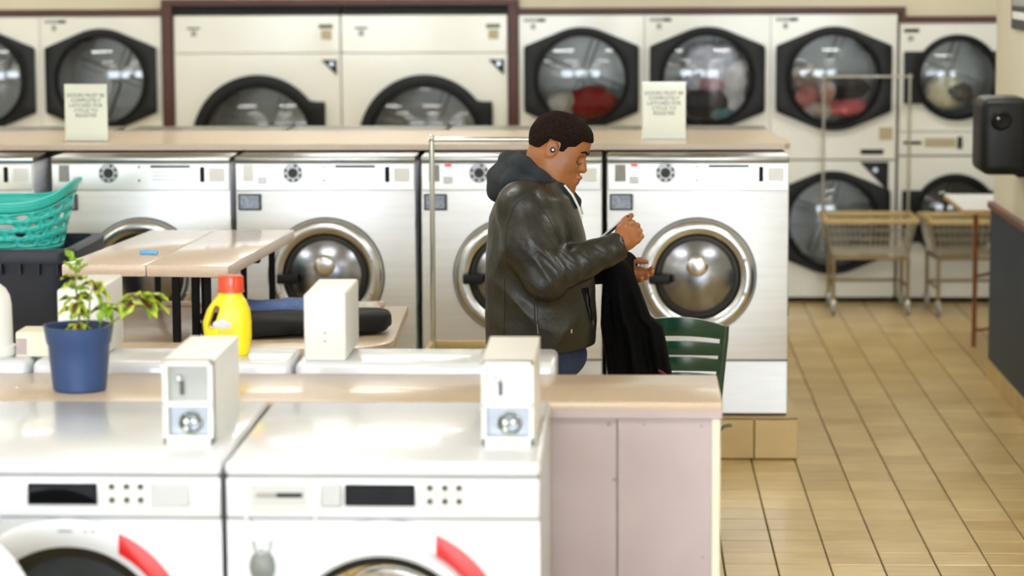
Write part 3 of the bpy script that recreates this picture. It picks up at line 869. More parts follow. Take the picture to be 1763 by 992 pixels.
# ================================================================== NEAR ISLAND: white machines
AY, AT = 5.62, 1.105
def front_loader(cx, label, open_door, drawer, silver):
    t = thing('front_load_washer', label, 'washing machine', (cx, AY, 0.10), 0, 'white front-load washers in the foreground')
    h = 0.345; T = AT - 0.10
    def Zl(z): return z - 0.10
    zc = 0.588; R0 = 0.288; RG = 0.211
    # cabinet: shell plus front with round opening
    MB().shell(-h, h, 0.01, 0.77, 0.0, T - 0.03).build('cabinet', M_white, t)
    rec, cir = rect_hole(-h, h, 0.02, Zl(0.974), 0, zc, RG + 0.01)
    MB().prism(rec, 0.0, 0.02, 0, cir).build('front_panel', M_white, t)
    MB().box(-h - 0.002, h + 0.002, -0.012, 0.775, T - 0.034, T, 0.012, 3).build('lid', M_white, t)
    cp = MB().box(-h, h, -0.010, 0.02, Zl(0.978), T - 0.036, 0.006, 2).build('control_panel', M_white, t)
    e = -0.0125
    dsp = plate(cp, 'display', -0.083, 0.073, Zl(1.006), Zl(1.055), e, -0.004, M_blk2, 0.002)
    plate(dsp, 'display_glass', -0.079, 0.069, Zl(1.010), Zl(1.051), e - 0.0015, e + 0.001, mat('display_black', (5, 5, 8), 0.06, spec=0.12), 0.001)
    pan = plate(cp, 'button_panel', 0.082, 0.19 if not silver else 0.28, Zl(1.003), Zl(1.058), e + 0.001, -0.004, M_white2, 0.002)
    for x in (0.105, 0.138, 0.169):
        for z in (1.048, 1.018): MB().cyl((x, e - 0.003, Zl(z)), (x, e, Zl(z)), 0.0075, n=12).build('button', M_dkgrey, pan)
    if silver: plate(pan, 'rating_plate', 0.19, 0.278, Zl(1.005), Zl(1.056), e - 0.001, e + 0.002, M_silver, 0.001)
    else: plate(pan, 'print_line', 0.105, 0.170, Zl(1.031), Zl(1.034), e - 0.0005, e + 0.002, M_grey, 0)
    if drawer:
        dw = plate(cp, 'detergent_drawer', -0.298, -0.158, Zl(1.000), Zl(1.062), e - 0.002, -0.004, M_white2, 0.004)
        plate(dw, 'drawer_inset', -0.290, -0.166, Zl(1.007), Zl(1.055), e - 0.004, e, mat('pale_grey', (192, 194, 196), 0.4, var=0.03), 0.002)
        plate(dw, 'drawer_label', -0.277, -0.232, Zl(1.026), Zl(1.036), e - 0.0055, e - 0.002, M_grey, 0.001)
        plate(dw, 'drawer_label', -0.232, -0.175, Zl(1.026), Zl(1.036), e - 0.0055, e - 0.002, M_blk2, 0.001)
        plate(cp, 'power_button', -0.137, -0.087, Zl(1.003), Zl(1.058), e - 0.001, -0.004, M_silver, 0.004)
    MB().tube([(-0.305, -0.004, Zl(0.984)), (-0.297, -0.010, Zl(0.970)), (-0.285, -0.012, Zl(0.963)), (-0.165, -0.012, Zl(0.963)), (-0.150, -0.010, Zl(0.970)), (-0.147, -0.004, Zl(0.984))], 0.0035, 8).build('drawer_pull', M_white, t)
    # drain-lock: clip and grey oval
    ck = MB().lathe([(0.0, 0.016), (0.018, 0.014), (0.027, 0.006), (0.029, 0.0)], 24, facing(-0.268, -0.002, Zl(0.868)) @ Matrix.Diagonal((1, 1.3, 1, 1))).build('lock_cover', mat('lock_grey', (128, 132, 130), 0.45, var=0.05), t)
    MB().tube([(-0.288, -0.004, Zl(0.925)), (-0.284, -0.006, Zl(0.905)), (-0.268, -0.008, Zl(0.898)), (-0.252, -0.006, Zl(0.905)), (-0.248, -0.004, Zl(0.925))], 0.003, 6).build('lock_clip', M_silver, ck)
    # raised surround, gasket, drum
    MB().lathe([(R0, 0.0), (R0 - 0.004, 0.010), (R0 - 0.012, 0.013), (RG + 0.03, 0.013), (RG + 0.012, 0.006), (RG + 0.008, -0.02)], 80, facing(0, -0.001, zc)).build('door_surround', M_white, t)
    MB().lathe([(RG + 0.010, -0.01), (RG - 0.02, -0.03), (RG - 0.03, -0.10), (RG + 0.02, -0.12)], 64, facing(0, 0, zc)).build('gasket', M_rub, t)
    MB().lathe([(RG + 0.02, -0.10), (RG + 0.02, -0.55), (0.0, -0.57)], 48, facing(0, 0, zc)).build('drum', M_drum, t)
    # red latch segment on the surround, from 25 to 78 degrees right of the top
    aa = [65.2 - 53.2 * k / 16 for k in range(17)]; ai = [60.6 - 48.6 * k / 16 for k in range(17)]
    MB().prism([(0.281 * math.cos(R(a)), zc + 0.281 * math.sin(R(a))) for a in aa] + [(0.240 * math.cos(R(a)), zc + 0.240 * math.sin(R(a))) for a in reversed(ai)], -0.019, -0.008, 0.001).build('red_latch', M_red, t)
    for x, ww in ((0.0, 0.016), (0.045, 0.004), (0.062, 0.006)):
        plate(t, 'surround_print', x - ww, x + ww, Zl(0.945), Zl(0.951), -0.0152, -0.012, M_silver, 0)
    # door
    hx = -0.315 if open_door else -0.245
    ks = 1.26 if open_door else 1.0
    dr = MB()
    dr.lathe([(0.238, 0.0), (0.238, 0.030), (0.233, 0.042), (0.224, 0.044), (0.214, 0.036), (0.208, 0.010), (0.208, 0.0)], 72, facing(0 - hx, 0, 0) @ Matrix.Diagonal((ks, ks, 1, 1)), True)
    d = dr.build('door', M_white, t)
    MB().lathe([(0.196, 0.03), (0.18, 0.018), (0.12, -0.03), (0.0, -0.05)], 48, facing(0 - hx, 0, 0) @ Matrix.Diagonal((ks, ks, 1, 1))).build('door_glass', M_wglass, d)
    MB().lathe([(0.213, 0.035), (0.206, 0.040), (0.194, 0.028), (0.192, 0.0)], 48, facing(0 - hx, 0, 0) @ Matrix.Diagonal((ks, ks, 1, 1))).build('door_bezel', M_blk, d)
    d.location = (hx, -0.016, zc)
    d.rotation_euler = (0, 0, -R(50) if open_door else 0)
    plate(t, 'hinge', hx - 0.02, hx + 0.01, zc - 0.05, zc + 0.05, -0.025, 0.0, M_silver, 0.004)
    return t
front_loader(-1.238, 'white front-load washer with its round door swung open', True, False, True)
front_loader(-0.536, 'white front-load washer with closed door, beside the mauve end panel', False, True, False)
# sticker on the right machine's lid
# the stickers are parts of that machine
fl2 = [o for o in COL.objects if o.name.startswith('front_load_washer')][-1]
plate(fl2, 'lid_sticker', 0.178, 0.215, AT - 0.10, AT - 0.099, 0.62, 0.76, mat('label_tan', (150, 146, 118), 0.5, var=0.25, vscale=60), 0)

def coin_box(x0, x1, y0, z0, label, group, face=True, ztop=1.297, depth=0.40, no_glare=True):
    t = thing('coin_box', label, 'coin box', ((x0 + x1) / 2, y0, z0), 0, group)
    h = (x1 - x0) / 2; H = ztop - z0
    if not face:
        MB().box(-h, h, 0, depth, 0, H, 0.006, 3).build('case', M_white2, t)
        for z in (H * 0.42, H * 0.30): MB().cyl((0.0, -0.002, z), (0.0, 0.002, z), 0.003, n=8).build('screw', M_screw, t)
        return t
    MB().shell(-h, h, 0.006, depth, 0, H).build('case', M_white2, t)
    # front frame with two openings: upper plate and lower coin tray
    b = MB()
    f = 0.011
    zm = H * 0.49
    b.box(-h, -h + f, 0, 0.03, 0, H, 0.003, 1); b.box(h - f, h, 0, 0.03, 0, H, 0.003, 1)
    b.box(-h, h, 0, 0.03, H - f, H, 0.003, 1); b.box(-h, h, 0, 0.03, zm - 0.006, zm + 0.004, 0.002, 1); b.box(-h, h, 0, 0.03, 0, 0.02, 0.003, 1)
    b.build('front_frame', M_white2, t)
    up_ = plate(t, 'slide_plate', -h + f - 0.002, h - f + 0.002, zm, H - f + 0.002, 0.024, 0.04, mat('slide_grey', (166, 168, 166), 0.5, 0.2, var=0.06, vscale=14) if no_glare else mat('slide_blown_out', (226, 227, 232), 0.4, 0.1, var=0.03), 0)  # second box: paler plate, its blown-out light put into the colour
    MB().box(-h * 0.42 - 0.004, -h * 0.42 + 0.004, 0.014, 0.026, zm + 0.018, zm + 0.05, 0.002, 1, Matrix.Translation((0.008, 0, 0.0))).build('coin_slot', M_dkgrey, up_)
    MB().sph((-h * 0.42 + 0.002, 0.018, zm + 0.055), 0.0085, 12).build('lock_button', M_capm, up_)
    tr = plate(t, 'coin_tray', -h + f - 0.002, h - f + 0.002, 0.018, zm - 0.004, 0.024, 0.04, mat('tray_blue_grey', (146, 151, 160), 0.35, 0.6, var=0.12, vscale=20), 0)
    MB().lathe([(0.030, 0.0), (0.030, 0.008), (0.025, 0.012), (0.020, 0.006), (0.020, 0.0)], 32, facing(0.004, 0.024, zm * 0.52) @ Matrix.Diagonal((1, 0.9, 1, 1))).build('tray_ring', M_chr, tr)
    MB().sph((-0.006, 0.010, zm * 0.56), 0.010, 12).build('lock_button', M_chr, tr)
    MB().sph((0.012, 0.010, zm * 0.56), 0.010, 12).build('lock_button', M_chr, tr)
    MB().sph((-0.006, 0.012, zm * 0.38), 0.008, 12).build('lock_button', M_chr, tr)
    return t
coin_box(-1.051, -0.936, 5.80, AT, 'white coin box with grey slot plate, in front of the yellow bottle', 'coin boxes on the front loaders')
coin_box(-0.328, -0.209, 5.80, AT, 'white coin box with chrome tray, right in front of the man', 'coin boxes on the front loaders', no_glare=False)

# bulkhead between the white rows, its mauve end showing on the right
t = thing('bulkhead_cabinet', 'tan-topped bulkhead between white machine rows with mauve end panels', 'cabinet', (0, 0, 0))
MB().box(-3.2, 0.236, 6.400, 6.825, 1.082, 1.105, 0.004, 2).build('top_board', M_tan, t)
MB().box(-3.15, 0.212, 6.43, 6.80, 0.0, 1.083).build('core', M_tan, t)
MB().box(-0.212, -0.026, 6.414, 6.43, 0.02, 1.083, 0.001, 1).build('end_panel', M_mauve, t)
MB().box(-0.022, 0.212, 6.410, 6.43, 0.02, 1.083, 0.001, 1).build('end_panel', M_mauve, t)
MB().box(-0.215, 0.236, 6.399, 6.412, 1.062, 1.086, 0.002, 1).build('top_edge', M_mauve, t)
MB().box(0.210, 0.232, 6.404, 6.82, 0.0, 1.07, 0.003, 1).build('corner_post', M_cream, t)
for x, z in ((-0.045, 1.046), (0.042, 1.046), (0.185, 1.043), (-0.032, 0.905), (0.190, 0.71)):
    MB().lathe([(0.0, 0.003), (0.003, 0.003), (0.005, 0.0)], 12, facing(x, 6.411, z)).build('screw', M_screw, t)

# top loaders of the second white row, seen from behind over the bulkhead
def top_loader(cx, label):
    t = thing('top_load_washer', label, 'washing machine', (cx, 6.84, 0.10), 0, 'white top-load washers behind the bulkhead')
    h = 0.347
    MB().box(-h, h, 0.0, 0.68, 0.0, 0.86, 0.010, 2).build('cabinet', M_white, t)
    MB().box(-h, h, 0.0, 0.26, 0.83, 1.034, 0.018, 3).build('console', M_white, t)
    MB().box(-h + 0.06, h - 0.06, 0.29, 0.65, 0.855, 0.875, 0.008, 2).build('lid', M_white2, t)
    MB().box(-h + 0.03, h - 0.03, 0.258, 0.266, 0.90, 1.01, 0.003, 1).build('control_strip', M_silver, t)
    return t
top_loader(-0.536, 'white top-load washer with narrow console, behind the right front loader')
top_loader(-1.242, 'white top-load washer under the yellow detergent bottle')
top_loader(-1.948, 'white top-load washer at the left edge under the white jug')
coin_box(-0.860, -0.748, 6.86, 1.134, 'plain white coin box seen from behind, right of the yellow bottle', 'coin boxes on the top loaders', face=False, ztop=1.313, depth=0.34)
coin_box(-1.521, -1.410, 6.86, 1.134, 'plain white coin box seen from behind, behind the potted plant', 'coin boxes on the top loaders', face=False, ztop=1.325, depth=0.34)
struct(MB().box(-3.2, -0.17, 5.66, 7.50, 0, 0.10, 0.004, 1).build('machine_plinth', mat('plinth_concrete', (176, 170, 158), 0.8, var=0.08, vscale=10)))

# ------------------------------------------------------------------ yellow detergent bottle
c0 = np.array((-1.0815, 6.965, 1.134))
F = Field(c0 + (-0.09, -0.06, -0.01), c0 + (0.09, 0.06, 0.20), 0.0026)
prof = [(0.0, 0.050, 0.030), (0.006, 0.056, 0.034), (0.05, 0.064, 0.037), (0.09, 0.066, 0.037), (0.125, 0.058, 0.034), (0.15, 0.044, 0.030), (0.165, 0.032, 0.028), (0.182, 0.029, 0.028)]
pz = [p[0] for p in prof]
def jug(X, Y, Z):
    z = Z - c0[2]
    a = np.interp(z, pz, [p[1] for p in prof]); b_ = np.interp(z, pz, [p[2] for p in prof])
    lean = np.interp(z, [0, 0.09, 0.182], [0.004, 0.0, 0.012])
    k = (np.abs((X - c0[0] - lean) / a) ** 2.6 + np.abs((Y - c0[1]) / b_) ** 2.6) ** (1 / 2.6)
    d = (k - 1) * np.minimum(a, b_)
    return np.maximum(d, np.maximum(-z, z - 0.182))
F.func(jug, c0 + (-0.09, -0.06, -0.01), c0 + (0.09, 0.06, 0.2), 0)
for k in range(13):
    q = k / 12
    F.chain([c0 + (-0.041 + 0.017 * q, -0.08, 0.080 + 0.050 * q), c0 + (-0.041 + 0.017 * q, 0.08, 0.080 + 0.050 * q)], [0.0065, 0.0065], 0.006, True)
t = thing('detergent_bottle', 'yellow detergent bottle with orange-red cap on a white machine', 'bottle', tuple(c0))
bo = obj_me('bottle_body', F.mesh('bottle_body', c0, 1), M_yel, t)
cap = MB()
cap.lathe([(0.0, 0.218), (0.030, 0.218), (0.033, 0.214), (0.034, 0.182), (0.036, 0.176), (0.036, 0.172), (0.028, 0.172)], 40, Matrix.Translation((0.012, 0, 0)))
for k in range(20):
    a = 2 * math.pi * k / 20
    cap.cyl((0.012 + 0.0335 * math.cos(a), 0.0335 * math.sin(a), 0.184), (0.012 + 0.0330 * math.cos(a), 0.0330 * math.sin(a), 0.212), 0.0016, n=6)
cap.build('cap', M_orange, t)
M_lab = mat('label_lilac', (212, 214, 226), 0.4, var=0.06, vscale=60)
b = MB()
for x, z, rx, rz in ((-0.022, 0.088, 0.012, 0.010), (-0.008, 0.090, 0.014, 0.013), (0.006, 0.086, 0.012, 0.009), (-0.008, 0.083, 0.024, 0.006)):
    b.sph((x, -0.0368, z), (rx, 0.0028, rz), 16)
b.build('label_emblem', M_lab, t)
MB().sph((-0.02, -0.0368, 0.046), (0.009, 0.0028, 0.008), 16).build('label_mark', M_lab, t)
MB().box(-0.020, 0.022, -0.0385, -0.036, 0.062, 0.074, 0.001, 1).build('label_band', mat('label_dark_yellow', (236, 206, 20), 0.4, var=0.05), t)

# ------------------------------------------------------------------ potted coleus
t = thing('potted_plant', 'leafy green and maroon plant in a blue plastic pot', 'plant', (-1.400, 6.555, 1.105))
pt = MB().lathe([(0.0, 0.002), (0.062, 0.0), (0.068, 0.006), (0.075, 0.075), (0.078, 0.118), (0.082, 0.124), (0.089, 0.166), (0.091, 0.168), (0.086, 0.168), (0.078, 0.128), (0.070, 0.03), (0.0, 0.03)], 56).build('pot', M_pot, t)
MB().lathe([(0.079, 0.146), (0.05, 0.152), (0.0, 0.155)], 32).build('soil', M_soil, t)
def leaf_mat():
    mt = mat('coleus_leaf', (126, 150, 40), 0.5)
    nt = mt.node_tree; b = nt.nodes['Principled BSDF']
    at = nt.nodes.new('ShaderNodeAttribute'); at.attribute_name = 'edge'
    n = nt.nodes.new('ShaderNodeTexNoise'); n.inputs['Scale'].default_value = 60
    ad = nt.nodes.new('ShaderNodeMath'); ad.operation = 'MULTIPLY_ADD'; ad.inputs[1].default_value = 0.35
    nt.links.new(n.outputs['Fac'], ad.inputs[0]); nt.links.new(at.outputs['Fac'], ad.inputs[2])
    cr = nt.nodes.new('ShaderNodeValToRGB')
    e = cr.color_ramp.elements
    e[0].position = 0.42; e[0].color = s2l((92, 34, 36)) + (1,)
    e[1].position = 0.66; e[1].color = s2l((118, 146, 38)) + (1,)
    x = e.new(1.0); x.color = s2l((186, 204, 62)) + (1,)
    nt.links.new(ad.outputs[0], cr.inputs['Fac']); nt.links.new(cr.outputs[0], b.inputs['Base Color'])
    return mt
M_leaf = leaf_mat()
M_leafg = mat('young_leaf', (132, 172, 44), 0.5, var=0.2, vscale=50)
M_stem = mat('plant_stem', (122, 128, 66), 0.6, var=0.15, vscale=40)
def leaf_mesh(L, W, curl, m):
    nu, nv = 8, 9
    P = []; ed = []
    for i in range(nu + 1):
        u = i / nu
        ww = W * (math.sin(math.pi * min(1, u * 0.93 + 0.07)) ** 0.75) * (1.15 - 0.45 * u)
        ww *= 1 + 0.10 * (i % 2)
        row = []
        for j in range(nv):
            v = (j / (nv - 1)) * 2 - 1
            row.append((L * u, ww * v, -curl * L * u * u + 0.22 * ww * abs(v) + 0.006 * math.sin(9 * u + 5 * v)))
            ed.append(max(abs(v), (u - 0.6) / 0.4))
        P.append(row)
    b = MB(); b.grid(P)
    o = b.build('leaf', m, None, smooth=80)
    me = o.data; bpy.data.objects.remove(o)
    if m is M_leaf:
        at = me.attributes.new('edge', 'FLOAT', 'POINT')
        at.data.foreach_set('value', ed)
    return me
LM = [leaf_mesh(0.062, 0.024, 0.35, M_leaf), leaf_mesh(0.050, 0.020, 0.5, M_leaf), leaf_mesh(0.045, 0.017, 0.3, M_leafg), leaf_mesh(0.078, 0.034, 0.45, M_leaf)]
def put_leaf(k, p, az, el, roll=0.0, sc=1.0):
    o = bpy.data.objects.new('leaf', LM[k]); COL.objects.link(o); o.parent = t
    o.location = p; o.rotation_euler = (roll, -el, az); o.scale = (sc, sc, sc)
MB().tube([(0.0, 0, 0.15), (0.004, 0, 0.21), (-0.006, 0, 0.27), (-0.002, 0, 0.325)], [0.0035, 0.003, 0.0026, 0.0015], 8).build('stem', M_stem, t)
MB().tube([(0.015, 0, 0.15), (0.030, -0.01, 0.19), (0.034, -0.01, 0.245), (0.045, 0.0, 0.275)], [0.0028, 0.0026, 0.0024, 0.0015], 8).build('stem', M_stem, t)
MB().tube([(0.045, 0, 0.15), (0.075, -0.005, 0.165), (0.115, -0.005, 0.195), (0.160, 0.0, 0.235), (0.185, 0, 0.246)], [0.003, 0.0028, 0.0026, 0.0022, 0.0015], 8).build('stem', M_stem, t)
MB().tube([(0.052, 0, 0.155), (0.062, -0.005, 0.185), (0.072, 0, 0.215)], [0.002, 0.0018, 0.001], 8).build('stem', M_stem, t)
for z, n, k, el, sc in ((0.168, 6, 1, -0.25, 0.8), (0.200, 4, 2, 0.3, 0.7), (0.220, 5, 0, -0.4, 0.7), (0.242, 5, 0, -0.1, 0.66), (0.266, 5, 2, 0.4, 0.75), (0.285, 4, 0, 0.2, 0.55), (0.305, 3, 2, 0.9, 0.7), (0.322, 2, 2, 1.2, 0.75)):
    for q in range(n):
        a = 2 * math.pi * q / n + z * 37 + rnd.uniform(-.3, .3)
        put_leaf(k, (-0.003 + 0.008 * math.cos(a), 0.008 * math.sin(a), z + rnd.uniform(-.008, .008)), a, el + rnd.uniform(-.3, .3), rnd.uniform(-.4, .4), sc * rnd.uniform(.85, 1.1))
for az, el, k, z in ((0.0, -0.5, 0, 0.272), (1.5, 0.2, 1, 0.272), (-1.2, 0.0, 0, 0.27), (2.6, 0.3, 1, 0.274), (0.4, -0.9, 2, 0.255)): put_leaf(k, (0.045, 0, z), az, el, rnd.uniform(-.3, .3), 0.85)
for az, el, k, p in ((0.1, -0.1, 3, (0.16, 0, 0.240)), (0.5, 0.1, 0, (0.17, 0, 0.244)), (-0.6, -0.05, 3, (0.15, -0.01, 0.236)), (2.9, 0.05, 3, (0.16, 0, 0.238)), (-2.2, -0.3, 0, (0.15, 0, 0.23)), (1.9, 0.1, 0, (0.16, 0, 0.240)), (-0.1, -0.7, 2, (0.165, -0.01, 0.228)), (3.0, -0.6, 2, (0.14, -0.01, 0.220))):
    put_leaf(k, p, az, el, rnd.uniform(-.25, .25), 1.0)
for az, el, k in ((0.3, 0.0, 1), (2.8, 0.1, 1), (-1.2, -0.4, 2), (1.4, 0.2, 0), (-2.3, -0.7, 2), (0.0, -0.9, 2)): put_leaf(k, (0.072, 0, 0.214), az, el, rnd.uniform(-.3, .3), 0.9)

# ------------------------------------------------------------------ carton and white jug beside the plant
t = thing('small_carton', 'small cream carton with printed end, left of the plant', 'box', (-1.598, 6.965, 1.134))
MB().box(-0.052, 0.052, -0.045, 0.075, 0.0, 0.066, 0.003, 2).build('carton_body', mat('carton_cream', (232, 226, 206), 0.6, var=0.03), t)
MB().box(-0.050, -0.022, -0.0465, -0.044, 0.006, 0.050).build('printed_label', mat('carton_print', (196, 172, 150), 0.6, rgb2=(170, 160, 168), vscale=70), t)
MB().box(-0.050, 0.050, -0.040, 0.07, 0.065, 0.0675).build('lid_flap', mat('carton_cream', (232, 226, 206)), t)
t = thing('white_jug', 'white plastic jug cut by the left picture edge', 'bottle', (-1.722, 6.93, 1.134))
MB().lathe([(0.0, 0.0), (0.062, 0.0), (0.068, 0.008), (0.068, 0.03), (0.062, 0.034), (0.060, 0.14), (0.056, 0.165), (0.045, 0.185), (0.026, 0.20), (0.022, 0.205), (0.022, 0.225), (0.0, 0.225)], 40).build('jug_body', M_white2, t)
MB().lathe([(0.0, 0.248), (0.024, 0.248), (0.026, 0.244), (0.026, 0.214), (0.02, 0.214)], 28).build('jug_cap', M_white, t)

# ================================================================== TWO-LEVEL TABLE
def poly_slab(b, pts, z0, z1, bev=0.0):
    t2 = bmesh.new()
    a_ = [t2.verts.new((x, y, z0)) for x, y in pts]; c_ = [t2.verts.new((x, y, z1)) for x, y in pts]
    n = len(pts)
    for i in range(n): t2.faces.new((a_[i], a_[(i + 1) % n], c_[(i + 1) % n], c_[i]))
    t2.faces.new(c_); t2.faces.new(list(reversed(a_)))
    bmesh.ops.recalc_face_normals(t2, faces=t2.faces[:])
    if bev:
        es = [e for e in t2.edges if abs(e.verts[0].co.z - e.verts[1].co.z) < 1e-6]
        bmesh.ops.bevel(t2, geom=es, offset=bev, segments=2, profile=0.5, affect='EDGES')
    b._merge(t2); return b
t = thing('folding_table', 'two-level tan laminate folding table with black posts', 'table', (0, 0, 0))
LT, UT = 0.80, 1.10
rc = [(-0.86 - 0.22 + 0.22 * math.cos(R(a)), 9.52 - 0.0 + 0.22 * math.sin(R(a))) for a in range(0, -91, -15)]
low = [(-2.14, 9.30)] + list(reversed(rc)) + [(-0.885, 10.46), (-2.14, 10.46)]
poly_slab(MB(), low, LT - 0.04, LT, 0.004).build('lower_top', M_tan, t)
MB().box(-2.14, -0.98, 10.43, 10.46, LT, LT + 0.02, 0.004, 1).build('back_lip', M_edge, t)
sl = [(-2.054, 9.36), (-1.745, 9.345), (-1.682, 10.565), (-1.947, 10.56)]
sr = [(-1.741, 9.345), (-1.439, 9.31), (-1.357, 10.565), (-1.678, 10.565)]
for q in (sl, sr):
    lf = poly_slab(MB(), q, UT - 0.045, UT, 0.006).build('upper_leaf', [M_tan2], t)
MB().box(-1.85, -1.42, 9.98, 10.02, UT - 0.07, UT - 0.045, 0.003, 1).build('cross_rail', M_blk2, t)
for (px, py, ww) in ((-1.655, 9.46, 0.014), (-1.60, 9.56, 0.014), (-1.545, 9.50, 0.012), (-1.575, 9.62, 0.012), (-1.425, 10.37, 0.012), (-1.550, 10.44, 0.012), (-1.96, 9.46, 0.014), (-1.90, 10.44, 0.012)):
    MB().box(px - ww, px + ww, py - ww, py + ww, LT, UT - 0.045, 0.002, 1).build('post', M_blk2, t)
for (px, py) in ((-2.08, 9.38), (-1.08, 9.38), (-2.08, 10.38), (-0.97, 10.38)):
    MB().box(px - 0.02, px + 0.02, py - 0.02, py + 0.02, 0.0, LT - 0.04, 0.003, 1).build('leg', M_blk2, t)
o = MB().box(-0.036, 0.036, -0.011, 0.011, 0.0, 0.018, 0.006, 2).build('marker_pen', mat('sky_blue_plastic', (112, 176, 226), 0.35, var=0.04))
o.location = (-1.79, 9.66, UT); o.rotation_euler = (0, 0, R(-4))
tag(o, 'small sky-blue plastic piece lying on the raised table top', 'clip')
# folded clothes on the lower top
def pile(name, label, rgb, c, r, seed, rough=0.85):
    F = Field(np.array(c) - np.array(r) * 1.3 - 0.03, np.array(c) + np.array(r) * 1.3 + 0.03, 0.011)
    def f(X, Y, Z):
        q = (np.abs((X - c[0]) / r[0]) ** 4 + np.abs((Y - c[1]) / r[1]) ** 4 + np.abs((Z - c[2]) / r[2]) ** 4) ** 0.25
        return (q - 1) * min(r) + 0.008 * wav(X, Y, Z, 26, seed) + 0.004 * wav(X, Y, Z, 60, seed + 3)
    F.func(f, F.lo, F.lo + F.h * F.n, 0)
    o = obj_me(name, F.mesh(name, c, 1), mat('fabric_%d_%d_%d' % rgb, rgb, rough, var=0.15, vscale=30, bump=0.2, bscale=120), None, tuple(c))
    return tag(o, label, 'clothes')
pile('folded_clothes', 'stack of folded black clothes on the lower table top', (16, 16, 20), (-1.345, 9.66, LT + 0.042), (0.25, 0.16, 0.034), 3)
pile('folded_clothes', 'folded blue denim garment lying behind the black clothes', (86, 112, 168), (-1.33, 9.98, LT + 0.046), (0.24, 0.13, 0.040), 8)
pile('crumpled_garment', 'crumpled black garment at the table end, right of the coin box', (14, 14, 16), (-0.985, 9.72, LT + 0.046), (0.095, 0.12, 0.040), 12)
pile('sock', 'pale grey sock beside the crumpled black garment', (206, 202, 194), (-1.005, 9.98, LT + 0.040), (0.055, 0.05, 0.040), 15)

# ================================================================== NAVY BIN AND TEAL BASKET
t = thing('storage_bin', 'dark navy plastic bin holding the teal basket', 'bin', (-2.56, 10.54, 0))
b = MB()
def rrect(hx, hy, r, z, n=6):
    out = []
    for cx, cy, a0 in ((hx - r, hy - r, 0), (-hx + r, hy - r, 90), (-hx + r, -hy + r, 180), (hx - r, -hy + r, 270)):
        for k in range(n + 1):
            a = R(a0 + 90 * k / n); out.append((cx + r * math.cos(a), cy + r * math.sin(a), z))
    return out
rows = [rrect(0.28, 0.24, 0.06, 0.0), rrect(0.285, 0.245, 0.06, 0.02), rrect(0.335, 0.30, 0.06, 1.03), rrect(0.335, 0.30, 0.06, 1.045), rrect(0.32, 0.285, 0.055, 1.045), rrect(0.27, 0.23, 0.05, 0.04), rrect(0.05, 0.05, 0.02, 0.04)]
b.grid(rows, closed_u=True)
b.build('bin_body', M_bin, t)
b = MB(); b.grid([rrect(0.335, 0.30, 0.06, 1.000), rrect(0.365, 0.33, 0.07, 1.000), rrect(0.370, 0.335, 0.07, 1.046), rrect(0.364, 0.33, 0.07, 1.056), rrect(0.325, 0.29, 0.055, 1.056), rrect(0.325, 0.29, 0.055, 1.03)], closed_u=True)
b.build('bin_rim', M_bin, t)
for k in range(9):
    x = -0.30 + 0.075 * k
    MB().box(x - 0.004, x + 0.004, -0.333, -0.300, 0.955, 1.001, 0.001, 1).build('rim_rib', M_bin, t)
for k in range(8):
    y = -0.26 + 0.075 * k
    MB().box(0.333, 0.366, y - 0.004, y + 0.004, 0.955, 1.001, 0.001, 1).build('rim_rib', M_bin, t)

t = thing('laundry_basket', 'teal plastic laundry basket with oval holes', 'basket', (-2.58, 10.53, 1.03))
def bask(th, v):
    """v 0 bottom .. 1 rim"""
    c, s_ = math.cos(th), math.sin(th)
    rimz = 0.196 + 0.085 * abs(c) ** 3
    k = 0.80 + 0.20 * v + 0.03 * v ** 6
    e = 0.72
    x = 0.335 * k * math.copysign(abs(c) ** e, c); y = 0.215 * k * math.copysign(abs(s_) ** e, s_)
    return (x, y, rimz * v)
b = MB(); tb = bmesh.new()
NC, NR = 18, 4
v0, v1 = 0.08, 0.80
dv = (v1 - v0) / NR; da = 2 * math.pi / NC
for r_ in range(NR):
    for c_ in range(NC):
        th0 = da * (c_ + 0.5 * (r_ % 2)); vb = v0 + dv * r_
        rec, cir = rect_hole(-0.5, 0.5, -0.5, 0.5, 0, 0, 0.34, 16, 0.30)
        A = [tb.verts.new(bask(th0 + da * x, vb + dv * (0.5 + z))) for x, z in rec]
        C_ = [tb.verts.new(bask(th0 + da * x, vb + dv * (0.5 + z))) for x, z in cir]
        n = len(A)
        for i in range(n): tb.faces.new((A[i], A[(i + 1) % n], C_[(i + 1) % n], C_[i]))
bmesh.ops.remove_doubles(tb, verts=tb.verts[:], dist=0.0008)
b._merge(tb)
b.grid([[bask(2 * math.pi * k / 88, v) for k in range(88)] for v in (0.80, 0.87, 0.94, 1.0)], closed_u=True)
b.grid([[bask(2 * math.pi * k / 88, v) for k in range(88)] for v in (0.0, 0.04, 0.08)], closed_u=True)
b.grid([[(p[0] * q, p[1] * q, 0.0) for p in [bask(2 * math.pi * k / 88, 0) for k in range(88)]] for q in (0.02, 1.0)], closed_u=True)
o = b.build('basket_wall', M_teal, t)
md = o.modifiers.new('thickness', 'SOLIDIFY'); md.thickness = 0.004; md.offset = 0
MB().tube([Vector(bask(2 * math.pi * k / 88, 1.0)) + Vector((0, 0, 0.002)) for k in range(88)], 0.006, 8, True).build('basket_rim', M_teal, t)

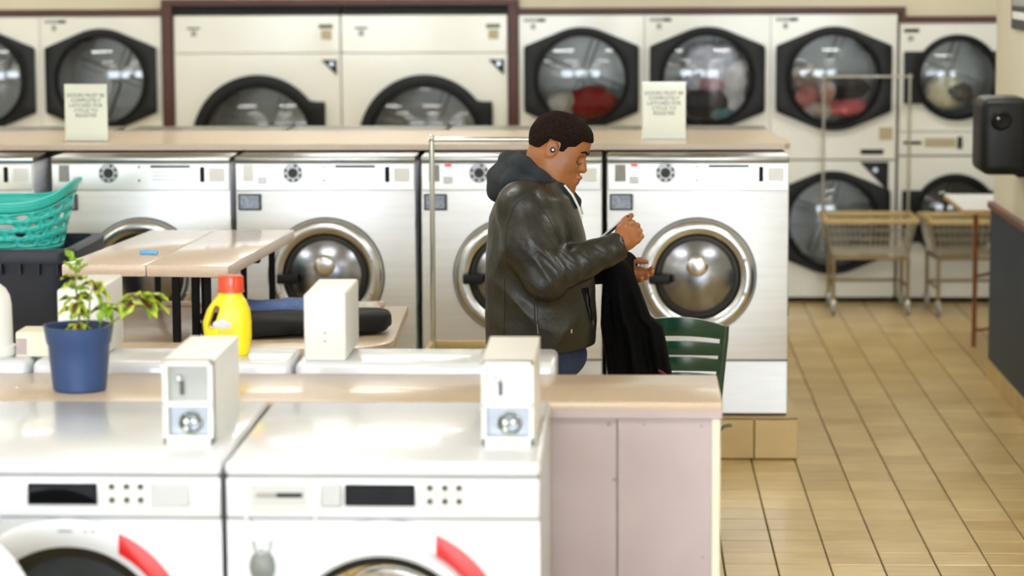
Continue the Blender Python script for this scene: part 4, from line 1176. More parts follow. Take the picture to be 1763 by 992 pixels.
# ================================================================== WIRE CARTS
def cart(loc, rz, label, rack=True, W=0.555, D=0.46, mm=None, pr=0.011):
    t = thing('laundry_cart', label, 'cart', loc, rz, 'rolling wire laundry carts')
    zt, zb = 0.585, 0.375
    hw, hd = W / 2, D / 2
    bw, bd = hw - 0.045, hd - 0.05
    MB().tube([(-hw, -hd, zt), (hw, -hd, zt), (hw, hd, zt), (-hw, hd, zt)], 0.001, 4, True)
    b = MB()
    for (x0, x1, y0, y1) in ((-hw - 0.012, hw + 0.012, -hd - 0.012, -hd + 0.012), (-hw - 0.012, hw + 0.012, hd - 0.012, hd + 0.012), (-hw - 0.012, -hw + 0.012, -hd, hd), (hw - 0.012, hw + 0.012, -hd, hd)):
        b.box(x0, x1, y0, y1, zt - 0.018, zt + 0.018, 0.007, 2)
    b.build('bumper_rim', M_crim, t)
    wr = 0.0026
    for nm, f in (('front', lambda u, v: (u * (hw + (bw - hw) * v), -(hd + (bd - hd) * v), zt + (zb - zt) * v)), ('back', lambda u, v: (u * (hw + (bw - hw) * v), (hd + (bd - hd) * v), zt + (zb - zt) * v)),
                  ('left', lambda u, v: (-(hw + (bw - hw) * v), u * (hd + (bd - hd) * v), zt + (zb - zt) * v)), ('right', lambda u, v: ((hw + (bw - hw) * v), u * (hd + (bd - hd) * v), zt + (zb - zt) * v))):
        b = MB(); n = 17 if nm in ('front', 'back') else 13
        for k in range(n):
            u = -1 + 2 * k / (n - 1); b.tube([f(u, 0), f(u, 1)], wr, 6)
        for v in (0.25, 0.5, 0.75, 1.0): b.tube([f(-1, v), f(1, v)], wr * 1.2, 6)
        b.build('wire_side', M_wire, t)
    b = MB()
    for k in range(14):
        x = -bw + 2 * bw * k / 13; b.tube([(x, -bd, zb), (x, bd, zb)], wr, 6)
    for k in range(8):
        y = -bd + 2 * bd * k / 7; b.tube([(-bw, y, zb), (bw, y, zb)], wr, 6)
    b.build('wire_floor', M_wire, t)
    fx, fd = hw - 0.05, hd - 0.04
    b = MB()
    for s_ in (-1, 1):
        b.tube([(-fx, s_ * fd, zb - 0.02), (fx, s_ * fd, zb - 0.02)], 0.012, 8)
        b.tube([(s_ * fx, -fd, zb - 0.02), (s_ * fx, fd, zb - 0.02)], 0.012, 8)
    b.build('carrier_frame', M_cartf, t)
    b = MB()
    b.tube([(-fx, fd, 0.17), (fx, fd, 0.17)], 0.009, 8)
    for s_ in (-1, 1): b.tube([(s_ * fx, -fd, 0.17), (s_ * fx, fd, 0.17)], 0.009, 8)
    b.build('lower_brace', M_cartf, t)
    for sx in (-1, 1):
        for sy in (-1, 1):
            lg = MB().tube([(sx * fx, sy * fd, zb - 0.01), (sx * fx, sy * fd, 0.085)], 0.012, 10).build('leg', M_cartf, t)
            w_ = MB().cyl((sx * fx - 0.011, sy * fd - 0.012, 0.038), (sx * fx + 0.011, sy * fd - 0.012, 0.038), 0.038, n=20)
            w_.build('caster_wheel', M_wheel, lg)
            MB().box(sx * fx - 0.018, sx * fx + 0.018, sy * fd - 0.026, sy * fd + 0.014, 0.055, 0.092, 0.005, 1).build('caster_fork', M_wire, lg)
    if rack:
        mm = mm or M_chr
        for s_ in (-1, 1): MB().tube([(s_ * (hw - 0.01), hd - 0.02, zb - 0.02), (s_ * (hw - 0.01), hd - 0.02, 1.455)], pr, 12).build('rack_pole', mm, t)
        MB().tube([(-hw - 0.005, hd - 0.02, 1.450), (hw + 0.005, hd - 0.02, 1.450)], pr * 0.85, 12).build('hanging_bar', mm, t)
        for s_ in (-1, 1): MB().sph((s_ * (hw - 0.01), hd - 0.02, 1.455), pr * 1.4, 12).build('rack_joint', mm, t)
    return t
cart((1.497, 16.25, 0), 0, 'wire laundry cart with tall hanging rack in front of the dryers', mm=M_wire, pr=0.0085)
cart((2.12, 16.22, 0), R(4), 'wire laundry cart without rack, partly behind the partition', rack=False)
cart((-0.545, 10.62, 0), 0, 'chrome-racked laundry cart standing behind the man')

# ================================================================== ALCOVE TABLE
t = thing('alcove_table', 'white-topped table with thin brown legs beyond the partition', 'table', (2.26, 14.62, 0))
MB().box(-0.42, 0.42, -0.30, 0.60, 0.795, 0.825, 0.003, 1).build('table_top', M_white2, t)
MB().box(-0.424, 0.424, -0.304, 0.604, 0.792, 0.818, 0.004, 1).build('edge_band', mat('tan_edge', (186, 156, 108), 0.5, var=0.08), t)
for (x, y) in ((-0.30, 0.12), (0.34, 0.12), (0.12, 0.54), (0.36, 0.54)):
    MB().tube([(x, y, 0.0), (x, y, 0.793)], 0.014, 10).build('leg', M_rust, t)
for z in (0.09, 0.40): MB().tube([(-0.30, 0.12, z), (0.12, 0.54, z + 0.03 * (z > 0.2))], 0.009, 8).build('stretcher', M_rust, t)

# ================================================================== ON THE PARTITION
t = thing('hand_dryer', 'black rounded hand dryer with chrome-eyed knob on the partition wall', 'hand dryer', (1.905, 12.62, 1.165))
MB().box(-0.235, 0.0, -0.20, 0.16, 0.0, 0.365, 0.045, 4).build('housing', M_blk, t)
MB().box(-0.06, 0.0, -0.17, 0.13, -0.012, 0.03, 0.008, 2).build('wall_bracket', M_blk2, t)
kb = MB().lathe([(0.048, 0.0), (0.046, 0.018), (0.036, 0.028), (0.022, 0.022), (0.0, 0.020)], 32, facing(-0.145, -0.196, 0.262)).build('nozzle', M_blk2, t)
MB().lathe([(0.050, 0.0), (0.050, 0.006), (0.045, 0.008), (0.044, 0.0)], 32, facing(-0.145, -0.197, 0.262)).build('nozzle_ring', M_blk, kb)
MB().sph((-0.160, -0.214, 0.272), 0.010, 12).build('button', M_chr, t)
t = thing('price_board', 'dark framed notice board with pale lines high on the partition', 'sign', (1.905, 12.70, 1.84))
MB().box(-0.014, 0.0, -0.36, 0.36, 0.0, 0.36, 0.004, 1).build('board', mat('charcoal_board', (52, 54, 56), 0.5, var=0.08), t)
for k, (z, m_) in enumerate(((0.05, M_white2), (0.115, M_silver), (0.185, M_grey), (0.25, M_silver))):
    MB().box(-0.016, -0.013, -0.30, 0.31, z, z + 0.036, 0.001, 1).build('text_strip', m_, t)

# ================================================================== GREEN CHAIR
t = thing('plastic_chair', 'dark green plastic slatted chair beside the hanging coat', 'chair', (0.185, 9.60, 0), R(-3))
def back(u, z):   # u -1..1, gentle wrap and recline towards the camera
    z0 = (z - 0.42) / 0.47
    return Vector((u * (0.128 + 0.045 * z0), -0.05 * z0 - 0.03 + 0.035 * u * u, z))
for s_ in (-1, 1):
    MB().tube([back(s_ * 1.06, z) for z in (0.40, 0.5, 0.6, 0.7, 0.80, 0.85)] , [0.018, 0.017, 0.017, 0.016, 0.016, 0.013], 10).build('back_post', M_green, t)
def slat(z0, z1, arch):
    P = []
    for k in range(17):
        u = -1.04 + 2.08 * k / 16
        za, zb_ = z0 + arch * 0.5 * (1 - u * u), z1 + arch * (1 - u * u)
        A = back(u, za); C_ = back(u, zb_)
        n = Vector((0, 0.009, 0))
        P.append([A - n, A + n, (A + C_) / 2 + n * 1.5, C_ + n, C_ - n, (A + C_) / 2 - n * 1.5])
    b = MB(); b.grid(P, closed_u=True, flip=True)
    for e_ in (0, -1):
        pass
    return b
slat(0.800, 0.853, 0.034).build('top_rail', M_green, t)
for z in (0.738, 0.678, 0.618, 0.558, 0.498): slat(z, z + 0.046, 0.014).build('back_slat', M_green, t)
P = []
for i in range(9):
    v = i / 8
    P.append([((-0.5 + j / 8) * (0.27 + 0.13 * v), 0.0 + 0.42 * v, 0.42 + 0.01 * math.sin(v * 3.1) - 0.012 * math.sin(math.pi * j / 8) + (-0.02 * v ** 4)) for j in range(9)])
b = MB(); b.grid(P); o = b.build('seat', M_green, t); md = o.modifiers.new('thickness', 'SOLIDIFY'); md.thickness = 0.012; md.offset = -1
for sx in (-1, 1):
    MB().tube([(sx * 0.118, 0.0, 0.42), (sx * 0.122, -0.04, 0.0)], [0.022, 0.016], 10).build('leg', M_green, t)
    MB().tube([(sx * 0.140, 0.40, 0.41), (sx * 0.105, 0.40, 0.0)], [0.022, 0.016], 10).build('leg', M_green, t)
# ================================================================== THE MAN
PXm, PYm = -0.28, 8.60
ORG = np.array((PXm, PYm, 0.0))
person = thing('person', 'man in dark leather jacket and hood, head bowed over a phone', 'person', (PXm, PYm, 0))
M_skin = mat('brown_skin', (156, 98, 57), 0.42, var=0.08, vscale=16, sub=0.12, bump=0.05, bscale=200)
M_lip = mat('lip_skin', (150, 90, 66), 0.4, var=0.06, vscale=30)
M_hair = mat('black_hair', (20, 13, 10), 0.8, var=0.3, vscale=120, bump=0.9, bscale=260, spec=0.1, rgb2=(44, 30, 22))
M_leather = mat('black_leather', (33, 32, 27), 0.40, var=0.14, vscale=7, bump=0.30, bscale=40, spec=0.5, coat=0.06)
M_hood = mat('charcoal_fleece', (30, 37, 42), 0.9, var=0.12, vscale=40, bump=0.3, bscale=160)
M_jean = mat('blue_denim', (44, 58, 92), 0.85, var=0.18, vscale=50, bump=0.3, bscale=150)
M_coat = mat('black_coat', (8, 8, 9), 0.9, var=0.15, vscale=30, bump=0.2, bscale=100, spec=0.12)
M_shoe = mat('black_shoe', (24, 24, 24), 0.5, var=0.1, vscale=20)

# ---- head frame: bowed 26 degrees
HC = np.array((-0.228, PYm, 1.586)); th = R(26); yw = R(-7)
f0 = np.array((math.cos(th), 0, -math.sin(th))); u0 = np.array((math.sin(th), 0, math.cos(th))); l0 = np.array((0, 1.0, 0))
f_ = f0 * math.cos(yw) + l0 * math.sin(yw); l_ = l0 * math.cos(yw) - f0 * math.sin(yw)
HROT = np.array([f_, l_, u0])
def Hd(x, y, z): return HC + f_ * x + l_ * y + u0 * z

# ---- arm and hand key points (world)
N_sh, N_el, N_wr = np.array((-0.335, 8.395, 1.395)), np.array((-0.262, 8.345, 1.178)), np.array((-0.030, 8.425, 1.268))
F_sh, F_el, F_wr = np.array((-0.330, 8.810, 1.395)), np.array((-0.235, 8.880, 1.165)), np.array((-0.005, 8.790, 1.160))

B = Field((-0.55, 8.26, -0.01), (0.16, 9.0, 1.73), 0.004)
# skull, face
B.ell(Hd(-0.006, 0, 0.016), (0.094, 0.076, 0.086), 0.01, HROT)
B.ell(Hd(0.030, 0, -0.040), (0.064, 0.062, 0.078), 0.03, HROT)
B.ell(Hd(0.062, 0, 0.034), (0.036, 0.056, 0.040), 0.03, HROT)            # forehead
B.cap(Hd(0.075, -0.034, 0.006), Hd(0.083, 0.034, 0.006), 0.013, 0.013, 0.02)  # brow
for s_ in (-1, 1):
    B.ell(Hd(0.052, s_ * 0.040, -0.040), (0.034, 0.027, 0.034), 0.04, HROT)   # cheek
    B.chain([Hd(0.000, s_ * 0.058, -0.060), Hd(0.040, s_ * 0.044, -0.092), Hd(0.074, s_ * 0.012, -0.104)], [0.018, 0.020, 0.018], 0.04)
    B.ell(Hd(0.090, s_ * 0.032, -0.010), (0.013, 0.020, 0.012), 0.014, HROT, True)   # socket
    B.ell(Hd(0.0725, s_ * 0.032, -0.012), (0.0145, 0.0155, 0.0125), 0.006, HROT)      # lid
    B.ell(Hd(-0.004, s_ * 0.079, -0.018), (0.020, 0.008, 0.031), 0.004, HROT)        # ear
    B.ell(Hd(0.001, s_ * 0.087, -0.016), (0.010, 0.005, 0.016), 0.004, HROT, True)
    B.ell(Hd(0.098, s_ * 0.014, -0.041), (0.010, 0.010, 0.008), 0.006, HROT)         # nostril wing
B.chain([Hd(0.088, 0, 0.002), Hd(0.100, 0, -0.018), Hd(0.111, 0, -0.036)], [0.008, 0.010, 0.0125], 0.010)
B.ell(Hd(0.080, 0, -0.073), (0.026, 0.032, 0.026), 0.020, HROT)
B.cap(Hd(0.1110, -0.014, -0.0650), Hd(0.1110, 0.014, -0.0650), 0.0085, 0.0085, 0.004)    # upper lip
B.cap(Hd(0.1075, -0.013, -0.0820), Hd(0.1075, 0.013, -0.0820), 0.0088, 0.0088, 0.003)    # lower lip
B.ell(Hd(0.090, 0, -0.108), (0.019, 0.024, 0.017), 0.010, HROT)                       # chin
B.ell(Hd(0.030, 0, -0.100), (0.045, 0.045, 0.024), 0.02, HROT)
# neck, trunk, legs
B.chain([Hd(-0.020, 0, -0.06), (-0.285, PYm, 1.47), (-0.305, PYm, 1.41)], [0.062, 0.064, 0.075], 0.03)
B.chain([(-0.30, PYm - 0.12, 1.40), (-0.30, PYm + 0.12, 1.40)], [0.065, 0.065], 0.05)
B.chain([(-0.30, PYm, 1.40), (-0.29, PYm, 1.15), (-0.29, PYm, 0.95)], [0.11, 0.12, 0.12], 0.06)
for s_ in (-1, 1):
    B.chain([(-0.30, PYm + s_ * 0.085, 0.92), (-0.285, PYm + s_ * 0.095, 0.50), (-0.30, PYm + s_ * 0.10, 0.09)], [0.085, 0.058, 0.042], 0.04)
    B.chain([(-0.31, PYm + s_ * 0.10, 0.045), (-0.15, PYm + s_ * 0.12, 0.035)], [0.035, 0.03], 0.02)
for a, b_, c_ in ((N_sh, N_el, N_wr), (F_sh, F_el, F_wr)):
    B.chain([a, b_, c_], [0.055, 0.042, 0.028], 0.02)
# near hand: thumb side up, fingers wrapped round the phone away from the camera
d = np.array((0.76, 0.10, 0.64)); d /= np.linalg.norm(d)
yv = np.array((0, 1.0, 0)); yv = yv - d * (yv @ d); yv /= np.linalg.norm(yv)
n = np.cross(d, yv); n = n if n[2] > 0 else -n
W0 = N_wr
B.ell(W0 + d * 0.040, (0.043, 0.016, 0.036), 0.012, [d, yv, n])
d_u, n_u, y_u = d, n, yv
d, n, yv = d * 0.88, n * 0.88, yv * 0.9
B.chain([W0 - d * 0.01, W0 + d * 0.03], [0.027, 0.026], 0.015)
for k, o_ in enumerate((0.030, 0.010, -0.010, -0.029)):
    L = (0.042, 0.046, 0.043, 0.034)[k]
    k0 = W0 + d * (0.078 - 0.004 * abs(k - 1)) + n * o_
    k1 = k0 + (d * 0.62 + yv * 0.75) * L
    k2 = k1 + (-d * 0.35 + yv * 0.8) * L * 0.68
    k3 = k2 + (-d * 0.95 + yv * 0.05) * L * 0.55
    B.chain([W0 + d * 0.05 + n * o_ * 0.9, k0, k1, k2, k3], [0.010, 0.0105, 0.0092, 0.0085, 0.0075], 0.004)
B.chain([W0 + d * 0.022 + n * 0.022 + yv * 0.004, W0 + d * 0.050 + n * 0.045 + yv * 0.012, W0 + d * 0.084 + n * 0.055 + yv * 0.016, W0 + d * 0.112 + n * 0.054 + yv * 0.020], [0.017, 0.0135, 0.0115, 0.0095], 0.008)
d, n, yv = d_u, n_u, y_u
# far hand: holding the coat, fingers pointing forward and down
d2 = np.array((0.90, -0.12, -0.42)); d2 /= np.linalg.norm(d2)
y2 = np.array((0, 1.0, 0)); y2 = y2 - d2 * (y2 @ d2); y2 /= np.linalg.norm(y2)
n2 = np.cross(d2, y2); n2 = n2 if n2[2] > 0 else -n2
_c, _s = math.cos(R(48)), math.sin(R(48))
y2, n2 = y2 * _c - n2 * _s, y2 * _s + n2 * _c
W1 = F_wr + np.array((-0.040, 0, 0.004))
B.ell(W1 + d2 * 0.04, (0.046, 0.017, 0.038), 0.012, [d2, y2, n2])
for k, o_ in enumerate((0.030, 0.010, -0.010, -0.028)):
    L = (0.040, 0.044, 0.041, 0.033)[k]
    k0 = W1 + d2 * (0.074 - 0.004 * abs(k - 1)) + n2 * o_
    k1 = k0 + (d2 * 0.86 - y2 * 0.45 - n2 * 0.12) * L
    k2 = k1 + (d2 * 0.55 - y2 * 0.75 - n2 * 0.2) * L * 0.66
    k3 = k2 + (d2 * 0.1 - y2 * 0.9 - n2 * 0.2) * L * 0.5
    B.chain([W1 + d2 * 0.045 + n2 * o_ * 0.9, k0, k1, k2, k3], [0.010, 0.0105, 0.0092, 0.0085, 0.0075], 0.004)
B.chain([W1 + d2 * 0.02 + n2 * 0.02, W1 + d2 * 0.045 + n2 * 0.036 - y2 * 0.02, W1 + d2 * 0.075 + n2 * 0.042 - y2 * 0.034, W1 + d2 * 0.095 + n2 * 0.040 - y2 * 0.042], [0.016, 0.0125, 0.0105, 0.0085], 0.008)
bme = B.mesh('body', ORG, 1)
bme.materials.append(M_skin); bme.materials.append(M_lip)
co = np.empty(len(bme.vertices) * 3, np.float32); bme.vertices.foreach_get('co', co); co = co.reshape(-1, 3) + ORG
cen = np.empty(len(bme.polygons) * 3, np.float32); bme.polygons.foreach_get('center', cen); cen = cen.reshape(-1, 3) + ORG
hl = (cen - HC) @ HROT.T
lip = (np.abs(hl[:, 1]) < 0.022) & (hl[:, 0] > 0.106) & (((hl[:, 2] + 0.066) ** 2 < 0.0075 ** 2) | ((hl[:, 2] + 0.082) ** 2 < 0.008 ** 2))
bme.polygons.foreach_set('material_index', lip.astype(np.int32))
obj_me('body', bme, None, person)

# ---- hair: cropped cap with a clean hairline
Fh = Field(HC - 0.14, HC + 0.14, 0.004)
def hair(X, Y, Z):
    x = (X - HC[0]) * f_[0] + (Y - HC[1]) * f_[1] + (Z - HC[2]) * f_[2]
    y = (X - HC[0]) * l_[0] + (Y - HC[1]) * l_[1] + (Z - HC[2]) * l_[2]
    z = (X - HC[0]) * u0[0] + (Y - HC[1]) * u0[1] + (Z - HC[2]) * u0[2]
    e1 = np.sqrt(((x + 0.005) / 0.1015) ** 2 + (y / 0.083) ** 2 + ((z - 0.016) / 0.0945) ** 2)
    d1 = (e1 - 1) * 0.085
    e2 = np.sqrt(((x - 0.050) / 0.050) ** 2 + (y / 0.066) ** 2 + ((z - 0.050) / 0.050) ** 2)
    d2_ = (e2 - 1) * 0.05
    h_ = np.clip(0.5 + 0.5 * (d1 - d2_) / 0.02, 0, 1); d = d1 * (1 - h_) + d2_ * h_ - 0.02 * h_ * (1 - h_)
    line = np.interp(x, [-0.12, -0.075, -0.045, -0.026, -0.024, 0.016, 0.018, 0.036, 0.040, 0.062, 0.075, 0.12], [-0.075, -0.062, -0.030, 0.000, 0.012, 0.016, -0.012, -0.010, 0.014, 0.024, 0.050, 0.058])
    return np.maximum(d, (line - z) * 0.8)
Fh.func(hair, HC - 0.14, HC + 0.14, 0)
Fh.displace(lambda X, Y, Z: 0.0012 * wav(X, Y, Z, 260, 4))
obj_me('hair', Fh.mesh('hair', ORG, 1), M_hair, person)
def loc(p): return tuple(np.array(p) - ORG)
bvb = BVHTree.FromPolygons([v.co for v in bme.vertices], [tuple(p.vertices) for p in bme.polygons])
def on_face(x, y, z, off=0.0):
    q, nrm, _, _ = bvb.find_nearest(Vector(loc(Hd(x, y, z))))
    return q + nrm * off
for s_ in (-1, 1):
    MB().tube([on_face(*q, 0.0005) for q in ((0.105, s_ * 0.012, 0.013), (0.105, s_ * 0.024, 0.019), (0.100, s_ * 0.036, 0.021), (0.085, s_ * 0.052, 0.014))], [0.0030, 0.0042, 0.0042, 0.0022], 8).build('eyebrow', M_hair, person)
    MB().tube([on_face(*q, 0.0002) for q in ((0.100, s_ * 0.018, -0.017), (0.100, s_ * 0.028, -0.0205), (0.096, s_ * 0.038, -0.020), (0.085, s_ * 0.050, -0.015))], [0.0009, 0.0016, 0.0018, 0.0010], 8).build('eyelashes', M_hair, person)
eb = MB().sph(loc(Hd(0.002, -0.0885, -0.016)), 0.0085, 14).build('earbud', M_blk, person)
MB().sph(loc(Hd(0.003, -0.0955, -0.015)), (0.0045, 0.003, 0.0045), 12).build('earbud_cap', M_white, eb)

# ---- leather jacket
J = Field((-0.56, 8.22, 0.82), (0.06, 9.02, 1.56), 0.0055)
tz = [0.84, 0.90, 1.00, 1.145, 1.25, 1.35, 1.42, 1.465, 1.50]
tb_ = [-0.462, -0.468, -0.470, -0.470, -0.466, -0.452, -0.425, -0.390, -0.35]
tf_ = [-0.118, -0.108, -0.102, -0.110, -0.128, -0.152, -0.180, -0.205, -0.225]
ty_ = [0.195, 0.200, 0.212, 0.220, 0.228, 0.232, 0.205, 0.150, 0.10]
def torso(X, Y, Z, g=0.0):
    a = np.interp(Z, tz, tb_) - g; b_ = np.interp(Z, tz, tf_) + g; hy = np.interp(Z, tz, ty_) + g
    cx = (a + b_) / 2; hx = (b_ - a) / 2
    k = (np.abs((X - cx) / hx) ** 2.3 + np.abs((Y - PYm) / hy) ** 2.3) ** (1 / 2.3)
    return (k - 1) * np.minimum(hx, hy)
J.func(lambda X, Y, Z: np.maximum(torso(X, Y, Z), np.maximum(0.916 - Z + 0.06 * (X + 0.28), Z - 1.475)), J.lo, J.lo + J.h * J.n, 0)
for a, b_, c_ in ((N_sh, N_el, N_wr), (F_sh, F_el, F_wr)):
    ab = (c_ - b_); cuff = b_ + ab * 0.97
    J.chain([a + (0, 0, 0.005), (a + b_) / 2 + (-0.012, 0, 0), b_], [0.088, 0.086, 0.074], 0.045)
    J.chain([b_, (b_ + cuff) / 2, cuff], [0.074, 0.060, 0.047], 0.02)
    # hollow cuff
    J.chain([cuff - ab * 0.04, cuff + ab * 0.4], [0.036, 0.040], 0.004, True)
# folds: rings round the elbow, drag lines on the flank
def ridge(a): return 1 - 1.6 * np.abs(np.sin(a))
def folds(X, Y, Z):
    out = 0.0030 * wav(X, Y, Z, 24, 11) + 0.0018 * wav(X, Y, Z, 58, 12) + 0.0008 * wav(X, Y, Z, 130, 13)
    t_ = (X - N_el[0]) * 0.93 + (Z - N_el[2]) * 0.36
    e = np.exp(-((t_ - 0.05) / 0.070) ** 2) * np.exp(-((Z - 1.225) / 0.065) ** 2)
    out = out - 0.0085 * e * ridge(62 * t_ + 20 * (Z - 1.2) + 0.5 * np.sin(30 * Z))
    # sleeve: drag lines running from the shoulder to the elbow
    e2 = np.exp(-((X + 0.30) / 0.07) ** 2) * np.exp(-((Z - 1.29) / 0.07) ** 2)
    out = out - 0.0045 * e2 * ridge(34 * ((X + 0.3) * 0.9 + (Z - 1.3) * 0.55) + 0.6 * np.sin(26 * Z))
    # forearm creases
    e3 = np.exp(-((X + 0.08) / 0.06) ** 2) * np.exp(-((Z - 1.25) / 0.06) ** 2)
    out = out - 0.0040 * e3 * ridge(52 * (X * 0.9 + Z * 0.3) + np.sin(40 * Z))
    # flank: folds fanning down from the elbow and under the arm
    s_ = (X + 0.30) * 0.45 + (Z - 1.05) * 0.89
    g = np.exp(-((X + 0.33) / 0.11) ** 2) * np.exp(-((Z - 1.09) / 0.11) ** 2)
    out = out - 0.0075 * g * ridge(27 * s_ + 0.8 * np.sin(18 * X))
    g2 = np.exp(-((X + 0.41) / 0.06) ** 2) * np.exp(-((Z - 1.27) / 0.13) ** 2)
    out = out - 0.006 * g2 * ridge(32 * ((X + 0.4) * 0.85 - (Z - 1.25) * 0.45))
    g3 = np.exp(-((X + 0.19) / 0.06) ** 2) * np.exp(-((Z - 1.02) / 0.10) ** 2)
    out = out - 0.005 * g3 * ridge(30 * ((X + 0.19) * 0.8 - (Z - 1.0) * 0.6))
    return out
J.displace(folds)
# neck opening and the open front
J.chain([(-0.285, PYm, 1.44), (-0.22, PYm, 1.56)], [0.062, 0.075], 0.006, True)
J.func(lambda X, Y, Z: np.maximum(np.maximum((-0.150 - X) * 0.8 + (1.120 - Z) * 0.22, (X + 0.128) - (1.12 - Z) * 0.12), np.maximum(np.maximum(Z - 1.125, 0.985 - Z), np.abs(Y - (PYm - 0.15)) - 0.09)), (-0.2, 8.3, 0.93), (-0.08, 8.6, 1.16), 0.004, True)
jme = J.mesh('jacket', ORG, 1)
jk = obj_me('jacket', jme, M_leather, person)
jk['label'] = 'black leather jacket with stitched seams'
bvh = BVHTree.FromPolygons([v.co for v in jme.vertices], [tuple(p.vertices) for p in jme.polygons])
def seam(name, pts, r, m, parent, sub=10):
    """line lying on the near side of the jacket; pts are (X, Z) in the room"""
    path = []
    for i in range(len(pts) - 1):
        for k in range(sub):
            q = k / sub
            x = pts[i][0] * (1 - q) + pts[i + 1][0] * q - PXm; z = pts[i][1] * (1 - q) + pts[i + 1][1] * q
            h_ = bvh.ray_cast(Vector((x, -1.2, z)), Vector((0, 1, 0)))
            if h_[0] is not None: path.append(h_[0] + Vector((0, -0.0002, 0)))
    if len(path) > 2: MB().tube(path, r, 6).build(name, m, parent)
M_seam = mat('seam_leather', (40, 38, 33), 0.5, var=0.1)
seam('seam', [(-0.400, 1.165), (-0.400, 1.05), (-0.402, 0.95)], 0.0022, M_seam, jk)
seam('seam', [(-0.301, 1.115), (-0.298, 1.02), (-0.290, 0.90)], 0.0024, M_seam, jk)
seam('seam', [(-0.292, 1.115), (-0.289, 1.02), (-0.283, 0.90)], 0.0018, M_seam, jk)
seam('seam', [(-0.300, 1.455), (-0.335, 1.44), (-0.365, 1.405), (-0.385, 1.35), (-0.392, 1.29), (-0.385, 1.23)], 0.0022, M_seam, jk)
seam('seam', [(-0.445, 1.365), (-0.425, 1.352), (-0.400, 1.340)], 0.0020, M_seam, jk)
seam('seam', [(-0.295, 1.44), (-0.245, 1.36), (-0.205, 1.28)], 0.0018, M_seam, jk)
seam('pocket_zip', [(-0.292, 1.02), (-0.288, 0.985)], 0.003, M_screw, jk)
seam('zip_puller', [(-0.180, 1.000), (-0.181, 0.985)], 0.003, M_chr, jk)
# collar
Cn = Field((-0.42, 8.42, 1.34), (-0.10, 8.78, 1.53), 0.005)
for s_ in (-1, 1):
    Cn.chain([(-0.345, PYm, 1.478), (-0.300, PYm + s_ * 0.095, 1.462), (-0.225, PYm + s_ * 0.100, 1.425), (-0.180, PYm + s_ * 0.060, 1.375)], [0.014, 0.017, 0.018, 0.012], 0.012)
    Cn.chain([(-0.300, PYm + s_ * 0.112, 1.440), (-0.225, PYm + s_ * 0.118, 1.405), (-0.185, PYm + s_ * 0.075, 1.352)], [0.012, 0.014, 0.010], 0.012)
obj_me('collar', Cn.mesh('collar', ORG, 1), M_leather, jk)

# ---- hooded sweater: hood bag, folds round the neck, dark front showing inside the jacket
Hf = Field((-0.50, 8.36, 0.93), (-0.06, 8.84, 1.61), 0.0055)
for s_ in (-1, 1):
    Hf.chain([(-0.385, PYm, 1.530), (-0.345, PYm + s_ * 0.075, 1.520), (-0.285, PYm + s_ * 0.100, 1.480), (-0.215, PYm + s_ * 0.078, 1.440), (-0.168, PYm + s_ * 0.035, 1.395)], [0.036, 0.036, 0.028, 0.022, 0.018], 0.02)
    Hf.chain([(-0.418, PYm, 1.485), (-0.375, PYm + s_ * 0.105, 1.478), (-0.310, PYm + s_ * 0.130, 1.462), (-0.240, PYm + s_ * 0.105, 1.425)], [0.042, 0.034, 0.020, 0.014], 0.012)
    Hf.chain([(-0.425, PYm, 1.440), (-0.392, PYm + s_ * 0.085, 1.440)], [0.040, 0.030], 0.012)
Hf.ell((-0.400, PYm, 1.475), (0.052, 0.10, 0.055), 0.02)
Hf.displace(lambda X, Y, Z: 0.003 * wav(X, Y, Z, 30, 21) + 0.004 * np.sin(75 * (Z + 0.35 * X)) * np.exp(-((X + 0.40) / 0.08) ** 2))
Hf.func(lambda X, Y, Z: np.maximum(torso(X, Y, Z, -0.022), np.maximum(0.945 - Z, Z - 1.40)), Hf.lo, Hf.lo + Hf.h * Hf.n, 0)
Hf.chain([(-0.290, PYm, 1.42), (-0.235, PYm, 1.56)], [0.050, 0.070], 0.006, True)
hd = obj_me('hooded_sweater', Hf.mesh('hooded_sweater', ORG, 1), M_hood, person)
hd['label'] = 'dark charcoal hood and sweater'
for s_ in (-1, 1):
    MB().tube([loc((-0.205, PYm + s_ * 0.100, 1.462)), loc((-0.178, PYm + s_ * 0.098, 1.428)), loc((-0.160, PYm + s_ * 0.085, 1.390)), loc((-0.148, PYm + s_ * 0.075, 1.350))], [0.0035, 0.004, 0.004, 0.0045], 8).build('drawstring', M_white2, hd)

# ---- jeans and shoes
T = Field((-0.52, 8.36, 0.02), (-0.05, 8.84, 0.97), 0.008)
for s_ in (-1, 1):
    T.chain([(-0.285, PYm + s_ * 0.085, 0.93), (-0.275, PYm + s_ * 0.095, 0.52), (-0.295, PYm + s_ * 0.10, 0.09)], [0.102, 0.086, 0.072], 0.03)
T.ell((-0.285, PYm, 0.885), (0.152, 0.178, 0.10), 0.04)
T.displace(lambda X, Y, Z: 0.004 * wav(X, Y, Z, 22, 31) + np.maximum(0, (0.06 - Z)) + np.maximum(0, Z - 0.95))
obj_me('jeans', T.mesh('jeans', ORG, 1), M_jean, person)
for s_ in (-1, 1):
    Sf = Field((-0.42, PYm + s_ * 0.11 - 0.08, -0.005), (-0.05, PYm + s_ * 0.11 + 0.08, 0.14), 0.007)
    Sf.chain([(-0.335, PYm + s_ * 0.10, 0.05), (-0.22, PYm + s_ * 0.115, 0.045), (-0.13, PYm + s_ * 0.125, 0.038)], [0.052, 0.050, 0.040], 0.02)
    Sf.displace(lambda X, Y, Z: np.maximum(0, 0.004 - Z) * 4)
    obj_me('shoe', Sf.mesh('shoe', ORG, 1), M_shoe, person)

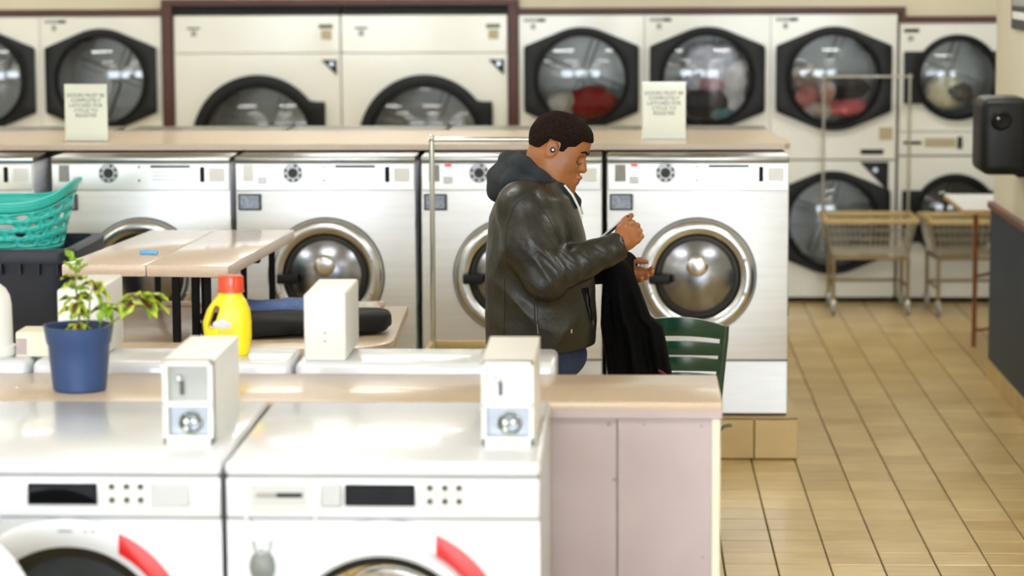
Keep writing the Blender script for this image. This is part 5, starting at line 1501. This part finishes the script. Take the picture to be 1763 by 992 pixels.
# ---- phone in his raised hand
ph = thing('phone', 'slim black phone held in the raised hand', 'phone', tuple(W0 + d * 0.022 + n * 0.052 + yv * 0.040))
mrot = Matrix((tuple(d), tuple(yv), tuple(n))).transposed().to_4x4()
ph.rotation_euler = mrot.to_euler()
MB().box(-0.070, 0.070, -0.034, 0.034, -0.004, 0.004, 0.003, 2).build('phone_case', M_blk2, ph)
MB().box(-0.065, 0.065, -0.031, 0.031, 0.0035, 0.0048).build('phone_screen', mat('phone_glass', (20, 22, 28), 0.1), ph)

# ---- black coat hanging over his far forearm
cc = thing('hanging_coat', 'black coat hanging over his arm down to the chair', 'coat', (0.03, 8.72, 1.15))
lz = [1.20, 1.16, 1.10, 1.00, 0.97, 0.81, 0.62, 0.45]
lx = [-0.060, -0.075, -0.078, -0.080, -0.080, -0.060, -0.055, -0.05]
rx_ = [-0.005, 0.016, 0.044, 0.085, 0.125, 0.152, 0.165, 0.16]
K = Field((-0.14, 8.56, 0.44), (0.22, 8.86, 1.25), 0.0065)
def coat(X, Y, Z):
    zz = lz[::-1]
    a = np.interp(Z, zz, lx[::-1]); b_ = np.interp(Z, zz, rx_[::-1])
    cx, hx = (a + b_) / 2, (b_ - a) / 2
    hy = np.interp(Z, [0.45, 0.8, 1.1, 1.2], [0.060, 0.055, 0.060, 0.055])
    u_ = (X - cx) / hx
    k = (np.abs(u_) ** 2.4 + np.abs((Y - 8.725) / hy) ** 2.4) ** (1 / 2.4)
    drop = np.clip((1.17 - Z) / 0.25, 0, 1)
    return (k - 1) * np.minimum(hx, hy) * 0.8 + drop * (0.011 * np.sin(u_ * 7.5 + 6 * (Z - 1)) + 0.005 * np.sin(u_ * 17 + 2)) + 0.003 * wav(X, Y, Z, 30, 41) + np.maximum(0, 0.46 - Z) + np.maximum(0, (Z - 1.185) - 0.3 * X)
K.func(coat, K.lo, K.lo + K.h * K.n, 0)
K.chain([F_el + (0.08, -0.05, 0.0), F_wr + (-0.01, 0, 0.0)], [0.075, 0.055], 0.03)
K.chain([(0.0, 8.78, 1.165), (0.12, 8.76, 1.10)], [0.030, 0.035], 0.004, True)
obj_me('coat_cloth', K.mesh('coat_cloth', (0.03, 8.72, 1.15), 2), M_coat, cc)
MB().tube([(0.075, -0.045, -0.325), (0.095, -0.050, -0.340), (0.115, -0.042, -0.365), (0.125, -0.040, -0.40)], 0.006, 8).build('red_lining', mat('dark_red_lining', (112, 26, 34), 0.8, var=0.1), cc)
